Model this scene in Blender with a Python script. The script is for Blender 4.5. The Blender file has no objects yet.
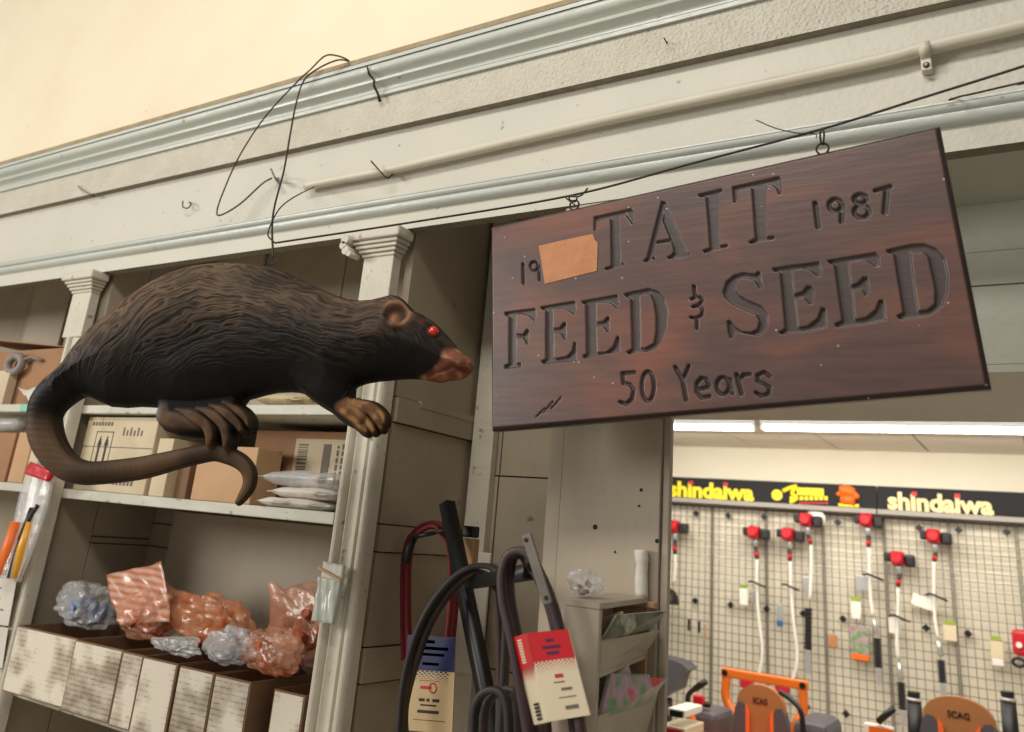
import bpy, bmesh, math, random
import numpy as np
from mathutils import Vector, Matrix
random.seed(4); rng=np.random.default_rng(7)
S=bpy.context.scene; COL=S.collection
# ------------------------------------------------------------ camera calibration (measured from the room's edges)
YAW,PIT,ROL=5.89896275e-01,3.16688703e-01,9.39876704e-02
FP,CX,CY=845.213,494.831,256.4645
EYE=np.array([0,0,1.6])
def rotm(y,p,r):
    cy,sy=math.cos(y),math.sin(y);cp,sp=math.cos(p),math.sin(p);cr,sr=math.cos(r),math.sin(r)
    f=np.array([-sy*cp,cy*cp,sp]);rt=np.array([cy,sy,0.]);up=np.cross(rt,f)
    return np.array([cr*rt+sr*up,-(-sr*rt+cr*up),f])
RM=rotm(YAW,PIT,ROL)
def ray(x,y): return RM.T@np.array([(x-CX)/FP,(y-CY)/FP,1.])
def oY(x,y,Y): d=ray(x,y);return EYE+d*(Y/d[1])
def oX(x,y,X): d=ray(x,y);return EYE+d*(X/d[0])
def oZ(x,y,Z): d=ray(x,y);return EYE+d*((Z-1.6)/d[2])
def VY(x,y,Y): return Vector(oY(x,y,Y))
def lin(c):
    c=np.asarray(c,float)/255.
    return np.where(c<=.04045,c/12.92,((c+.055)/1.055)**2.4)
# ------------------------------------------------------------ materials
def mat(name,rgb,rough=.6,rgb2=None,nscale=6,amt=.5,metal=0,bump=0,bscale=40,stretch=(1,1,1),dirt=None,dscale=25,dthr=.62,
        trans=0,alpha=1,emit=0,spec=.5,coat=0,obj=True,attr=None,bdist=.01):
    m=bpy.data.materials.new(name);m.use_nodes=True;nt=m.node_tree;N=nt.nodes;L=nt.links
    b=N['Principled BSDF'];b.inputs['Roughness'].default_value=rough;b.inputs['Metallic'].default_value=metal
    b.inputs['Specular IOR Level'].default_value=spec;b.inputs['Coat Weight'].default_value=coat
    c1=(*lin(rgb),1);b.inputs['Base Color'].default_value=c1
    m.diffuse_color=c1
    tc=N.new('ShaderNodeTexCoord');mp=N.new('ShaderNodeMapping');mp.inputs['Scale'].default_value=stretch
    L.new(tc.outputs['Object'],mp.inputs[0])
    out=None
    if rgb2 is not None:
        n=N.new('ShaderNodeTexNoise');n.inputs['Scale'].default_value=nscale;n.inputs['Detail'].default_value=6
        L.new(mp.outputs[0],n.inputs[0])
        r=N.new('ShaderNodeValToRGB');r.color_ramp.elements[0].position=.5-amt*.35;r.color_ramp.elements[1].position=.5+amt*.35
        r.color_ramp.elements[0].color=c1;r.color_ramp.elements[1].color=(*lin(rgb2),1)
        L.new(n.outputs[0],r.inputs[0]);out=r.outputs[0]
    if dirt is not None:
        n=N.new('ShaderNodeTexNoise');n.inputs['Scale'].default_value=dscale;n.inputs['Detail'].default_value=5
        L.new(mp.outputs[0],n.inputs[0])
        r=N.new('ShaderNodeValToRGB');r.color_ramp.elements[0].position=dthr;r.color_ramp.elements[1].position=min(1,dthr+.08)
        r.color_ramp.elements[0].color=(0,0,0,1);r.color_ramp.elements[1].color=(1,1,1,1)
        L.new(n.outputs[0],r.inputs[0])
        mx=N.new('ShaderNodeMix');mx.data_type='RGBA';L.new(r.outputs[0],mx.inputs[0])
        if out: L.new(out,mx.inputs[6])
        else: mx.inputs[6].default_value=c1
        mx.inputs[7].default_value=(*lin(dirt),1);out=mx.outputs[2]
    if out: L.new(out,b.inputs['Base Color'])
    if bump:
        n=N.new('ShaderNodeTexNoise');n.inputs['Scale'].default_value=bscale;n.inputs['Detail'].default_value=5
        L.new(mp.outputs[0],n.inputs[0]);bp=N.new('ShaderNodeBump');bp.inputs['Strength'].default_value=bump
        bp.inputs['Distance'].default_value=bdist
        L.new(n.outputs[0],bp.inputs['Height']);L.new(bp.outputs[0],b.inputs['Normal'])
    if trans: b.inputs['Transmission Weight'].default_value=trans
    if alpha<1: b.inputs['Alpha'].default_value=alpha
    if emit:
        b.inputs['Emission Color'].default_value=c1;b.inputs['Emission Strength'].default_value=emit
    return m
M={}
M['cream']=mat('cream_plaster',(238,225,198),.8,(231,216,187),3,.8,bump=.25,bscale=60,dirt=(196,176,146),dscale=18,dthr=.72)
M['frieze']=mat('old_white_paint',(204,200,184),.5,(194,192,178),4,.9,bump=.35,bscale=70,dirt=(150,142,120),dscale=30,dthr=.69,bdist=.006)
M['mould']=mat('grey_white_gloss_paint',(202,205,196),.3,(186,190,182),5,.9,bump=.3,bscale=60,dirt=(140,132,112),dscale=40,dthr=.68,stretch=(.5,1,1),bdist=.005)
M['rough']=mat('crackled_paint',(206,201,185),.6,(194,187,170),14,.8,bump=.9,bscale=110,dirt=(160,148,124),dscale=60,dthr=.66)
M['dust']=mat('dusty_ledge',(176,158,128),.95,(140,124,98),20,.9,bump=.6,bscale=120)
M['edge']=mat('raw_edge_paint',(150,140,122),.9,(120,112,98),30,.9,bump=.7,bscale=120)
M['pil']=mat('chipped_white_paint',(208,202,185),.5,(190,183,164),8,.9,bump=.4,bscale=50,dirt=(128,116,92),dscale=26,dthr=.66,bdist=.006)
M['taupe']=mat('taupe_plank_paint',(168,155,134),.55,(150,138,118),5,.8,bump=.25,bscale=50,dirt=(110,98,80),dscale=22,dthr=.7,bdist=.004)
M['taupe2']=mat('taupe_pilaster_paint',(178,165,146),.5,(168,154,134),4,.8,bump=.25,bscale=40,dirt=(90,78,62),dscale=24,dthr=.74,stretch=(1,1,.35),bdist=.004)
M['panel']=mat('grey_paint_and_lit_wall_tone',(186,176,156),.6,(166,150,130),3,.9)  # plain grey on the rack pockets, painted light on the bay panels
M['siding']=mat('siding_board_paint',(196,194,178),.5,(182,180,166),4,.8,bump=.2,bscale=40,dirt=(150,142,124),dscale=20,dthr=.72)
M['gap']=mat('dark_joint',(46,38,30),.9)
M['shelf']=mat('worn_shelf_paint',(206,203,188),.5,(176,176,160),14,.8,dirt=(104,94,78),dscale=30,dthr=.63,stretch=(.4,1,1))
M['teal']=mat('teal_paint_patch',(130,196,172),.6)
M['wire']=mat('rusty_wire',(62,48,36),.6,(38,30,24),40,.8,metal=.3)
M['steel']=mat('dull_steel',(128,122,114),.4,(98,92,86),20,.8,metal=.7)
M['silver']=mat('silver_metal',(200,200,198),.35,metal=.6)
M['pipe']=mat('painted_conduit',(212,208,192),.45,(200,192,172),9,.9,stretch=(.3,1,1),dirt=(168,142,108),dscale=18,dthr=.68)
M['card']=mat('kraft_cardboard',(164,122,86),.8,(148,108,76),8,.8,bump=.1,bscale=50)
M['card2']=mat('tan_cardboard',(196,158,120),.8,(182,144,106),8,.8)
M['cardd']=mat('dark_cardboard',(136,104,76),.85,(112,84,62),8,.8)
M['card3']=mat('aged_carton_board',(170,140,108),.85,(140,112,84),9,.9)
M['white_card']=mat('yellowed_white_cardboard',(214,200,170),.75,(190,170,138),7,.9,dirt=(130,108,80),dscale=14,dthr=.66)
M['paper']=mat('white_paper',(216,210,198),.6,(198,190,178),8,.8,bump=.3,bscale=30)
M['ink']=mat('dark_ink',(52,44,38),.7)
M['inkg']=mat('grey_ink',(108,96,86),.7)
M['black']=mat('black_plastic',(26,25,25),.4)
M['dark']=mat('dark_steel_tube',(18,16,15),.45,(22,20,19),10,.8)
M['rubber']=mat('dark_rubber_belt',(38,32,30),.55,(40,34,31),30,.8)
M['rubberbr']=mat('brown_rubber_belt',(70,55,46),.6,(56,44,38),30,.8)
M['maroon']=mat('maroon_rubber_belt',(62,40,41),.5,(48,32,34),30,.8)
M['redbelt']=mat('red_belt_cover',(132,30,38),.7,(104,24,32),30,.8)
M['navy']=mat('navy_card',(34,42,82),.4)
M['red']=mat('red_gloss_card',(196,28,36),.3,coat=.4)
M['redink']=mat('red_ink',(190,40,44),.5)
M['tan']=mat('tan_sleeve_card',(198,172,128),.5)
M['cream_card']=mat('cream_gloss_card',(222,206,176),.3,coat=.4)
M['tape']=mat('orange_masking_tape',(192,132,86),.6,(176,116,72),22,.9,bump=.25,bscale=60)
M['yellow']=mat('yellow_sign_ink',(252,226,30),.5,emit=.0)
M['orange']=mat('orange_enamel',(240,120,36),.4)
M['orange2']=mat('orange_logo_ink',(236,110,26),.5)
M['redp']=mat('red_engine_plastic',(196,26,38),.4)
M['whitep']=mat('white_painted_shaft',(236,232,220),.4)
M['seatbr']=mat('brown_seat_vinyl',(168,112,66),.5)
M['seatgr']=mat('grey_seat_vinyl',(84,82,86),.5)
M['seator']=mat('orange_seat_vinyl',(244,110,50),.5)
M['signblk']=mat('black_sign_panel',(24,23,26),.75)
M['railgrey']=mat('grey_metal_rail',(158,152,144),.5)
M['signcream']=mat('cream_sign_ink',(240,218,160),.5)
M['backwall']=mat('cream_back_wall',(236,227,206),.8,(231,221,198),2,.8)
M['tile']=mat('ceiling_tile',(232,226,212),.9,(226,219,204),5,.8)
M['floor']=mat('pale_vinyl_floor',(196,188,174),.6,(186,178,164),3,.8)
M['green']=mat('green_card',(150,170,60),.5)
M['grid']=mat('black_grid_wire',(100,92,82),.5)
M['magA']=mat('glossy_brochure_cover',(118,120,96),.35,(70,78,60),14,.5,dirt=(200,190,170),dscale=9,dthr=.6)
M['magB']=mat('colourful_flower_cover',(96,150,84),.35,(190,150,170),26,.35,dirt=(210,70,60),dscale=16,dthr=.6)
M['amber']=mat('amber_handle',(226,160,40),.35)
def clear(name,rgb,a,rough=.18,rgb2=None):
    m=mat(name,rgb,rough,rgb2,18,.7,bump=.5,bscale=35,coat=.6,bdist=.01);m.node_tree.nodes['Principled BSDF'].inputs['Alpha'].default_value=a
    m.node_tree.nodes['Principled BSDF'].inputs['Specular IOR Level'].default_value=.8
    return m
M['obag']=clear('orange_tinted_plastic_film',(240,190,154),.36,.16,(222,126,80))
M['obag2']=clear('bright_orange_plastic_film',(244,176,124),.40,.16,(236,120,58))
M['cbag']=clear('clear_plastic_film',(226,226,224),.36)
M['wbag']=clear('milky_plastic_film',(220,222,224),.45)
M['bluep']=mat('blue_plastic_part',(44,92,150),.4)
M['copper']=mat('orange_small_parts',(206,104,52),.5,(150,70,36),40,.9,bump=.8,bscale=80)
# aged label print: rows of smudged writing
def mlabel(name,base,stain,seed):
    m=mat(name,base,.75);nt=m.node_tree;N=nt.nodes;L=nt.links;b=N['Principled BSDF']
    tc=N.new('ShaderNodeTexCoord')
    mp=N.new('ShaderNodeMapping');mp.inputs['Scale'].default_value=(70,0,330);mp.inputs['Location'].default_value=(seed,seed,0);L.new(tc.outputs['Object'],mp.inputs[0])
    n=N.new('ShaderNodeTexNoise');n.inputs['Scale'].default_value=1;n.inputs['Detail'].default_value=2;L.new(mp.outputs[0],n.inputs[0])
    w=N.new('ShaderNodeTexWave');w.wave_type='BANDS';w.bands_direction='Z';w.inputs['Scale'].default_value=22;L.new(tc.outputs['Object'],w.inputs[0])
    mu=N.new('ShaderNodeMath');mu.operation='MULTIPLY';L.new(n.outputs[0],mu.inputs[0]);L.new(w.outputs[1],mu.inputs[1])
    n2=N.new('ShaderNodeTexNoise');n2.inputs['Scale'].default_value=9;mp2=N.new('ShaderNodeMapping');mp2.inputs['Location'].default_value=(seed*3,0,0)
    L.new(tc.outputs['Object'],mp2.inputs[0]);L.new(mp2.outputs[0],n2.inputs[0])
    mu2=N.new('ShaderNodeMath');mu2.operation='MULTIPLY';L.new(mu.outputs[0],mu2.inputs[0]);L.new(n2.outputs[0],mu2.inputs[1])
    r=N.new('ShaderNodeValToRGB');r.color_ramp.elements[0].position=.2;r.color_ramp.elements[1].position=.3
    r.color_ramp.elements[0].color=(0,0,0,1);r.color_ramp.elements[1].color=(.5,.5,.5,1);L.new(mu2.outputs[0],r.inputs[0])
    r2=N.new('ShaderNodeValToRGB');r2.color_ramp.elements[0].position=.42;r2.color_ramp.elements[1].position=.68
    r2.color_ramp.elements[0].color=(*lin(base),1);r2.color_ramp.elements[1].color=(*lin(stain),1);L.new(n2.outputs[0],r2.inputs[0])
    mx=N.new('ShaderNodeMix');mx.data_type='RGBA';L.new(r.outputs[0],mx.inputs[0]);L.new(r2.outputs[0],mx.inputs[6]);mx.inputs[7].default_value=(*lin((84,70,56)),1)
    L.new(mx.outputs[2],b.inputs['Base Color'])
    return m
LBL=[mlabel('aged_printed_label_%d'%i,(222,212,194),(150,136,114),i*7.3+2) for i in range(3)]
# ------------------------------------------------------------ mesh helpers
class MB:
    def __init__(s): s.v=[];s.f=[];s.m=[];s.sm=[]
    def face(s,ids,m=0,sm=False): s.f.append(tuple(ids));s.m.append(m);s.sm.append(sm)
    def add(s,vs,fs,m=0,sm=False):
        o=len(s.v);s.v+=[tuple(map(float,v)) for v in vs]
        for f in fs: s.face([o+i for i in f],m,sm)
    def box(s,x0,x1,y0,y1,z0,z1,m=0):
        v=[(x,y,z) for x in(x0,x1) for y in(y0,y1) for z in(z0,z1)]
        s.add(v,[(0,1,3,2),(4,6,7,5),(0,4,5,1),(2,3,7,6),(0,2,6,4),(1,5,7,3)],m)
    def bbox(s,x0,x1,y0,y1,z0,z1,b=.004,m=0):   # chamfered box
        bm=bmesh.new();bmesh.ops.create_cube(bm,size=1)
        for v in bm.verts: v.co=Vector(((x0+x1)/2+v.co.x*(x1-x0),(y0+y1)/2+v.co.y*(y1-y0),(z0+z1)/2+v.co.z*(z1-z0)))
        bmesh.ops.bevel(bm,geom=list(bm.edges),offset=b,segments=2,affect='EDGES',profile=.5);bm.verts.index_update()
        s.add([v.co for v in bm.verts],[[v.index for v in f.verts] for f in bm.faces],m,False);bm.free()
    def prism(s,poly,d,m=0):      # poly: list of 3D pts (planar), d: extrusion vector
        n=len(poly);d=Vector(d);p=[Vector(q) for q in poly]
        s.add(p+[q+d for q in p],[tuple(range(n))[::-1],tuple(range(n,2*n))]+[(i,(i+1)%n,n+(i+1)%n,n+i) for i in range(n)],m)
    def tube(s,pts,r,seg=8,m=0,closed=False,flat=None,up=(0,0,1),cap=True):
        P=[Vector(p) for p in pts];n=len(P);R=r if hasattr(r,'__len__') else [r]*n
        rings=[];pn=None
        for i in range(n):
            if closed: t=P[(i+1)%n]-P[i-1]
            else: t=P[min(i+1,n-1)]-P[max(i-1,0)]
            t=t.normalized() if t.length>1e-9 else Vector((0,0,1))
            if flat is not None: a=Vector(up);a=(a-t*a.dot(t))
            elif pn is None: a=Vector((0,0,1)) if abs(t.z)<.9 else Vector((1,0,0));a=a-t*a.dot(t)
            else: a=pn-t*pn.dot(t)
            a.normalize();pn=a;b=t.cross(a);ring=[]
            for k in range(seg):
                th=2*math.pi*(k+.5)/seg
                if flat is None: ring.append(P[i]+(a*math.cos(th)+b*math.sin(th))*R[i])
                else:
                    c,q=math.cos(th),math.sin(th);e=.45
                    c=math.copysign(abs(c)**e,c);q=math.copysign(abs(q)**e,q)
                    ring.append(P[i]+a*c*flat+b*q*R[i])
            rings.append(ring)
        o=len(s.v)
        for rg in rings: s.v+=[tuple(v) for v in rg]
        for i in range(n if closed else n-1):
            j=(i+1)%n
            for k in range(seg):
                k2=(k+1)%seg;s.face((o+i*seg+k,o+i*seg+k2,o+j*seg+k2,o+j*seg+k),m,True)
        if not closed and cap:
            s.face([o+k for k in range(seg)][::-1],m);s.face([o+(n-1)*seg+k for k in range(seg)],m)
    def lathe(s,prof,c,axis=(0,0,1),seg=20,m=0):   # prof [(r,h)]
        ax=Vector(axis).normalized();a=ax.orthogonal().normalized();b=ax.cross(a);c=Vector(c);o=len(s.v)
        for r,h in prof:
            for k in range(seg):
                t=2*math.pi*k/seg;s.v.append(tuple(c+ax*h+(a*math.cos(t)+b*math.sin(t))*r))
        for i in range(len(prof)-1):
            for k in range(seg):
                k2=(k+1)%seg;s.face((o+i*seg+k,o+i*seg+k2,o+(i+1)*seg+k2,o+(i+1)*seg+k),m,True)
        s.face([o+k for k in range(seg)][::-1],m);s.face([o+(len(prof)-1)*seg+k for k in range(seg)],m)
    def build(s,name,mats,parent=None,origin=None):
        me=bpy.data.meshes.new(name)
        V=np.array(s.v,float)
        org=np.zeros(3)
        if origin is None and parent is None and len(V): org=np.array([(V[:,0].min()+V[:,0].max())/2,(V[:,1].min()+V[:,1].max())/2,V[:,2].min()])
        elif origin is not None: org=np.array(origin)
        if parent is not None: org=np.array(wloc(parent))
        me.from_pydata([tuple(v) for v in (V-org)],[],s.f)
        if not isinstance(mats,(list,tuple)): mats=[mats]
        for mm in mats: me.materials.append(mm)
        me.polygons.foreach_set('material_index',s.m);me.polygons.foreach_set('use_smooth',s.sm);me.validate();me.update()
        bm=bmesh.new();bm.from_mesh(me);bmesh.ops.recalc_face_normals(bm,faces=bm.faces);bm.to_mesh(me);bm.free()
        o=bpy.data.objects.new(name,me);COL.objects.link(o)
        if parent is not None: o.parent=parent
        else: o.location=org
        o['_w']=[float(q) for q in org]
        return o
def wloc(o): return o['_w']
def empty(name,loc):
    o=bpy.data.objects.new(name,None);COL.objects.link(o);o.location=loc;o.empty_display_size=.05;o['_w']=[float(q) for q in loc];return o
def tag(o,label=None,cat=None,group=None,kind=None):
    if label:o['label']=label
    if cat:o['category']=cat
    if group:o['group']=group
    if kind:o['kind']=kind
    return o
def struct(o): o['kind']='structure';return o
def cr(pts,n=8,closed=False):      # Catmull-Rom
    P=[np.array(p,float) for p in pts];out=[];N=len(P)
    for i in range(N if closed else N-1):
        p1=P[i];p2=P[(i+1)%N];p0=P[i-1] if (i>0 or closed) else p1*2-p2;p3=P[(i+2)%N] if (i+2<N or closed) else p2*2-p1
        for k in range(n):
            t=k/n;out.append(.5*((2*p1)+(p2-p0)*t+(2*p0-5*p1+4*p2-p3)*t*t+(3*p1-p0-3*p2+p3)*t**3))
    if not closed: out.append(P[-1])
    return out
def text_mesh(txt,size,ext=.002,bold=0,shear=0,sx=1):
    c=bpy.data.curves.new('txt','FONT');c.body=txt;c.size=size;c.extrude=ext;c.offset=bold;c.shear=shear;c.resolution_u=3
    o=bpy.data.objects.new('txt',c);COL.objects.link(o);dg=bpy.context.evaluated_depsgraph_get()
    me=bpy.data.meshes.new_from_object(o.evaluated_get(dg));bpy.data.objects.remove(o)
    vs=[v.co.copy() for v in me.vertices];fs=[tuple(p.vertices) for p in me.polygons];bpy.data.meshes.remove(me)
    return vs,fs
def text_on(name,txt,p0,p1,h,m,parent,up=(0,0,1),bold=0,shear=0,ext=.002):
    """text spanning from p0 (baseline left) to p1 (baseline right), height h"""
    p0=Vector(p0);p1=Vector(p1);vs,fs=text_mesh(txt,1,0.01,bold,shear)
    xs=[v.x for v in vs];ys=[v.y for v in vs];x0,x1,y0,y1=min(xs),max(xs),min(ys),max(ys)
    ex=(p1-p0);ez=Vector(up);ez=(ez-ex*(ez.dot(ex)/ex.dot(ex))).normalized();ey=ex.normalized().cross(ez)
    b=MB();b.add([p0+ex*((v.x-x0)/(x1-x0))+ez*((v.y-y0)/(y1-y0)*h)-ey*0+ey*(-v.z/.01*ext)  for v in vs],fs)
    return b.build(name,m,parent)
# ------------------------------------------------------------ numpy SDF helpers (2D)
def sd_poly(P,x,y):          # >0 inside
    P=np.asarray(P,float);d=np.full(x.shape,1e18);ins=np.zeros(x.shape,bool);n=len(P)
    for i in range(n):
        a=P[i];b=P[(i+1)%n];e=b-a;wx=x-a[0];wy=y-a[1];t=np.clip((wx*e[0]+wy*e[1])/(e@e+1e-18),0,1)
        d=np.minimum(d,(wx-e[0]*t)**2+(wy-e[1]*t)**2)
        c=((a[1]<=y)&(b[1]>y))|((b[1]<=y)&(a[1]>y))
        with np.errstate(divide='ignore',invalid='ignore'): xi=a[0]+(y-a[1])/(b[1]-a[1]+1e-30)*e[0]
        ins^=c&(x<xi)
    return np.where(ins,1,-1)*np.sqrt(d)
def sd_caps(P,R,x,y):
    """variable radius chain: returns (R-d) max and profile sqrt(R^2-d^2) max"""
    best=np.full(x.shape,-1e9);h=np.zeros(x.shape)
    for i in range(len(P)-1):
        a=np.array(P[i]);b=np.array(P[i+1]);e=b-a;wx=x-a[0];wy=y-a[1];t=np.clip((wx*e[0]+wy*e[1])/(e@e+1e-18),0,1)
        d=np.sqrt((wx-e[0]*t)**2+(wy-e[1]*t)**2);r=R[i]+(R[i+1]-R[i])*t
        best=np.maximum(best,r-d);h=np.maximum(h,np.sqrt(np.maximum(r*r-d*d,0)))
    return best,h
def vnoise(x,y,seed=0):
    r=np.random.default_rng(seed);G=r.random((256,256));xi=np.floor(x).astype(int);yi=np.floor(y).astype(int);fx=x-xi;fy=y-yi
    fx=fx*fx*(3-2*fx);fy=fy*fy*(3-2*fy);g=lambda i,j:G[i&255,j&255]
    return (g(xi,yi)*(1-fx)+g(xi+1,yi)*fx)*(1-fy)+(g(xi,yi+1)*(1-fx)+g(xi+1,yi+1)*fx)*fy
def sst(a,b,x):
    t=np.clip((x-a)/(b-a),0,1);return t*t*(3-2*t)
def relief(name,sdf,hfront,hback,bounds,step,o,ux,uz,nrm,color,mats,parent,origin):
    """closed mesh: front and back sheets over the region sdf>0, meeting along its outline"""
    x0,x1,y0,y1=bounds;gx=np.arange(x0,x1+step,step);gy=np.arange(y0,y1+step,step);X,Y=np.meshgrid(gx,gy,indexing='ij')
    D=sdf(X,Y);ins=D>0
    cell=ins[:-1,:-1]|ins[1:,:-1]|ins[:-1,1:]|ins[1:,1:]
    used=np.zeros(ins.shape,bool);used[:-1,:-1]|=cell;used[1:,:-1]|=cell;used[:-1,1:]|=cell;used[1:,1:]|=cell
    bd=used&~ins;bx=X[bd];by=Y[bd];e=step*.2
    for _ in range(3):
        s=sdf(bx,by);g1=(sdf(bx+e,by)-s)/e;g2=(sdf(bx,by+e)-s)/e;q=np.maximum(g1*g1+g2*g2,.3);bx=bx-s*g1/q;by=by-s*g2/q
    X=X.copy();Y=Y.copy();X[bd]=bx;Y[bd]=by
    ui=np.full(ins.shape,-1);nU=used.sum();ui[used]=np.arange(nU)
    xs=X[used];ys=Y[used];inn=ins[used];hf=np.where(inn,hfront(xs,ys),0);hb=np.where(inn,hback(xs,ys),0)
    o=np.array(o);ux=np.array(ux);uz=np.array(uz);nrm=np.array(nrm)
    base=o+xs[:,None]*ux+ys[:,None]*uz
    F=base+nrm*hf[:,None];bi=np.full(nU,-1);bi[inn]=nU+np.arange(inn.sum());bi[~inn]=np.arange(nU)[~inn]
    Bv=(base-nrm*hb[:,None])[inn];V=np.vstack([F,Bv])
    ci,cj=np.nonzero(cell);q=np.stack([ui[ci,cj],ui[ci+1,cj],ui[ci+1,cj+1],ui[ci,cj+1]],1)
    fq=q;bq=bi[q][:,::-1]
    allq=np.vstack([fq,bq]);me=bpy.data.meshes.new(name)
    V=V-np.array(origin)
    me.vertices.add(len(V));me.vertices.foreach_set('co',V.astype(np.float32).ravel())
    me.loops.add(allq.size);me.loops.foreach_set('vertex_index',allq.astype(np.int32).ravel())
    me.polygons.add(len(allq));me.polygons.foreach_set('loop_start',(np.arange(len(allq))*4).astype(np.int32))
    me.polygons.foreach_set('use_smooth',np.ones(len(allq),bool));me.update(calc_edges=True)
    cf=color(xs,ys,hf);call=np.vstack([cf,cf[inn]*.6]);call=np.hstack([call,np.ones((len(call),1))])
    at=me.color_attributes.new('paint','FLOAT_COLOR','POINT');at.data.foreach_set('color',call.astype(np.float32).ravel())
    for m in mats: me.materials.append(m)
    me.validate();ob=bpy.data.objects.new(name,me);COL.objects.link(ob)
    if parent is not None: ob.parent=parent
    else: ob.location=origin
    ob['_w']=[float(k) for k in origin]
    return ob
def attr_mat(name,rough,coat=0,bump=0,bscale=50,spec=.5):
    m=mat(name,(128,128,128),rough,spec=spec,coat=coat,bump=bump,bscale=bscale,bdist=.003);nt=m.node_tree
    a=nt.nodes.new('ShaderNodeAttribute');a.attribute_name='paint';nt.links.new(a.outputs['Color'],nt.nodes['Principled BSDF'].inputs['Base Color']);return m
#============================================================ ROOM SHELL
FY=1.9;BY=8.5
def shell(name,x0,x1,y0,y1,z0,z1,m): b=MB();b.box(x0,x1,y0,y1,z0,z1);return struct(b.build(name,m))
shell('floor',-9,4.5,-6,9,-.06,0,M['floor'])
shell('wall_upper',-9,4.5,1.94,2.04,3.0,5.2,M['cream'])
shell('wall_far',-9,4.5,BY,BY+.1,0,3.0,M['backwall'])
# frieze / cornice : profiles (Y,z) swept along X. z given as seen on the frieze plane
def zf(z,Y): return 1.6+(z-1.6)*Y/1.9
def profile(name,pts,m,x0=-9,x1=3.2,mi=None):
    b=MB();n=len(pts);xs=np.linspace(x0,x1,25)
    for x in xs: b.v+=[(x,p[0],p[1]) for p in pts]
    for i in range(len(xs)-1):
        for k in range(n):
            k2=(k+1)%n;b.face((i*n+k,(i+1)*n+k,(i+1)*n+k2,i*n+k2),(mi[k] if mi else 0))
    b.face(range(n),0);b.face([len(b.v)-n+k for k in range(n)][::-1],0)
    return struct(b.build(name,m))
a=FY
# lower fascia with thick raw underside
profile('trim_1',[(a-.012,2.468),(a-.012,2.524),(a+.03,2.524),(a+.03,2.468)],[M['frieze'],M['edge']],mi=[0,0,0,1])
pts=[(a-.012,2.5235)]
for k in range(9):
    t=k/8*math.pi/2;pts.append((a-.014-.022*math.sin(t)**1.0,2.525+.020*(1-math.cos(t))))
pts+=[(a-.036,2.549),(a-.030,2.551)]
for k in range(7):
    t=k/6*math.pi/2;pts.append((a-.030-.014*math.sin(t),2.552+.014*(1-math.cos(t))))
pts+=[(a-.046,2.568),(a-.046,2.572),(a-.004,2.574),(a+.02,2.574),(a+.02,2.5235)]
profile('trim_2',pts,[M['mould'],M['dust']],mi=[0]*(len(pts)-4)+[1]+[0]*3)
profile('wall_frieze',[(a,2.5),(a,2.90),(a+.04,2.90),(a+.04,2.5)],M['frieze'])
Yb=a-.03
z0,z1=zf(2.852,Yb),zf(2.975,Yb)
profile('trim_3',[(Yb,z0),(Yb,z1),(a+.03,z1),(a+.03,z0)],[M['rough'],M['edge']],mi=[0,0,0,1])
# crown
def P_(z,d): return (a-d,zf(z,a-d))
cw=[P_(2.979,.034)]
cw+=[P_(2.984,.042),P_(2.998,.044)]
for k in range(8):
    t=k/7;cw.append(P_(3.000+.040*t,.046+.026*(1-math.cos(t*math.pi/2))))
cw+=[P_(3.045,.076),P_(3.052,.078),P_(3.054,.070)]
for k in range(9):
    t=k/8;cw.append(P_(3.058+.060*t,.070+.032*math.sin(t*math.pi*.55)))
cw+=[P_(3.119,.094),P_(3.122,.108),P_(3.138,.110),P_(3.139,.112),P_(3.158,.112)]
ztop=cw[-1][1]
cw+=[(a+.05,ztop+.005),(a+.05,cw[0][1])]
n=len(cw);mi=[0]*n;mi[n-4]=1;mi[n-5]=1;mi[n-3]=1
crown=profile('trim_4',cw,[M['mould'],M['dust']],mi=mi)
# dark vertical crack where two lengths of crown meet
b=MB()
cp=[(367,66,.108),(369,74,.1),(374,80,.078),(374,86,.076),(378,94,.05),(380,101,.048)]
b.tube([VY(x,y,a-d-.001) for x,y,d in cp],[.002,.0045,.003,.0045,.004,.006],6)
struct(b.build('trim_crack',M['gap']))
# door head: soffit, sided beam behind the frieze
SY=2.224
b=MB();b.box(-1.1,3.2,a+.031,SY,2.470,2.50);struct(b.build('ceiling_soffit',M['siding']))
b=MB()
zs=[2.055,2.06,2.264,2.347,2.47]
for i,(za,zb_) in enumerate([(2.055,2.0725),(2.0745,2.2625),(2.2645,2.346),(2.348,2.47)]):
    off=[-.004,0,-.006,-.003][i];b.box(-1.4,3.2,SY+off,SY+.03,za,zb_,0)
b.box(-1.4,3.2,SY+.008,SY+.02,2.056,2.468,1)
struct(b.build('wall_header',[M['siding'],M['gap']]))
b=MB();b.box(-1.4,3.2,SY+.03,2.96,2.055,2.6);struct(b.build('ceiling_beam',M['siding']))
# far room ceiling with tile grid (one mesh, joints as grooves)
b=MB()
for i in range(11):
    for j in range(6):
        xx=-4.6+i*.745;yy=2.96+j*1.11;b.box(xx+.009,xx+.736,yy+.009,yy+1.101,2.632,2.66,0)
b.box(-6,4.5,2.9,BY,2.64,2.67,1)
struct(b.build('ceiling',[M['tile'],M['edge']]))
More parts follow.
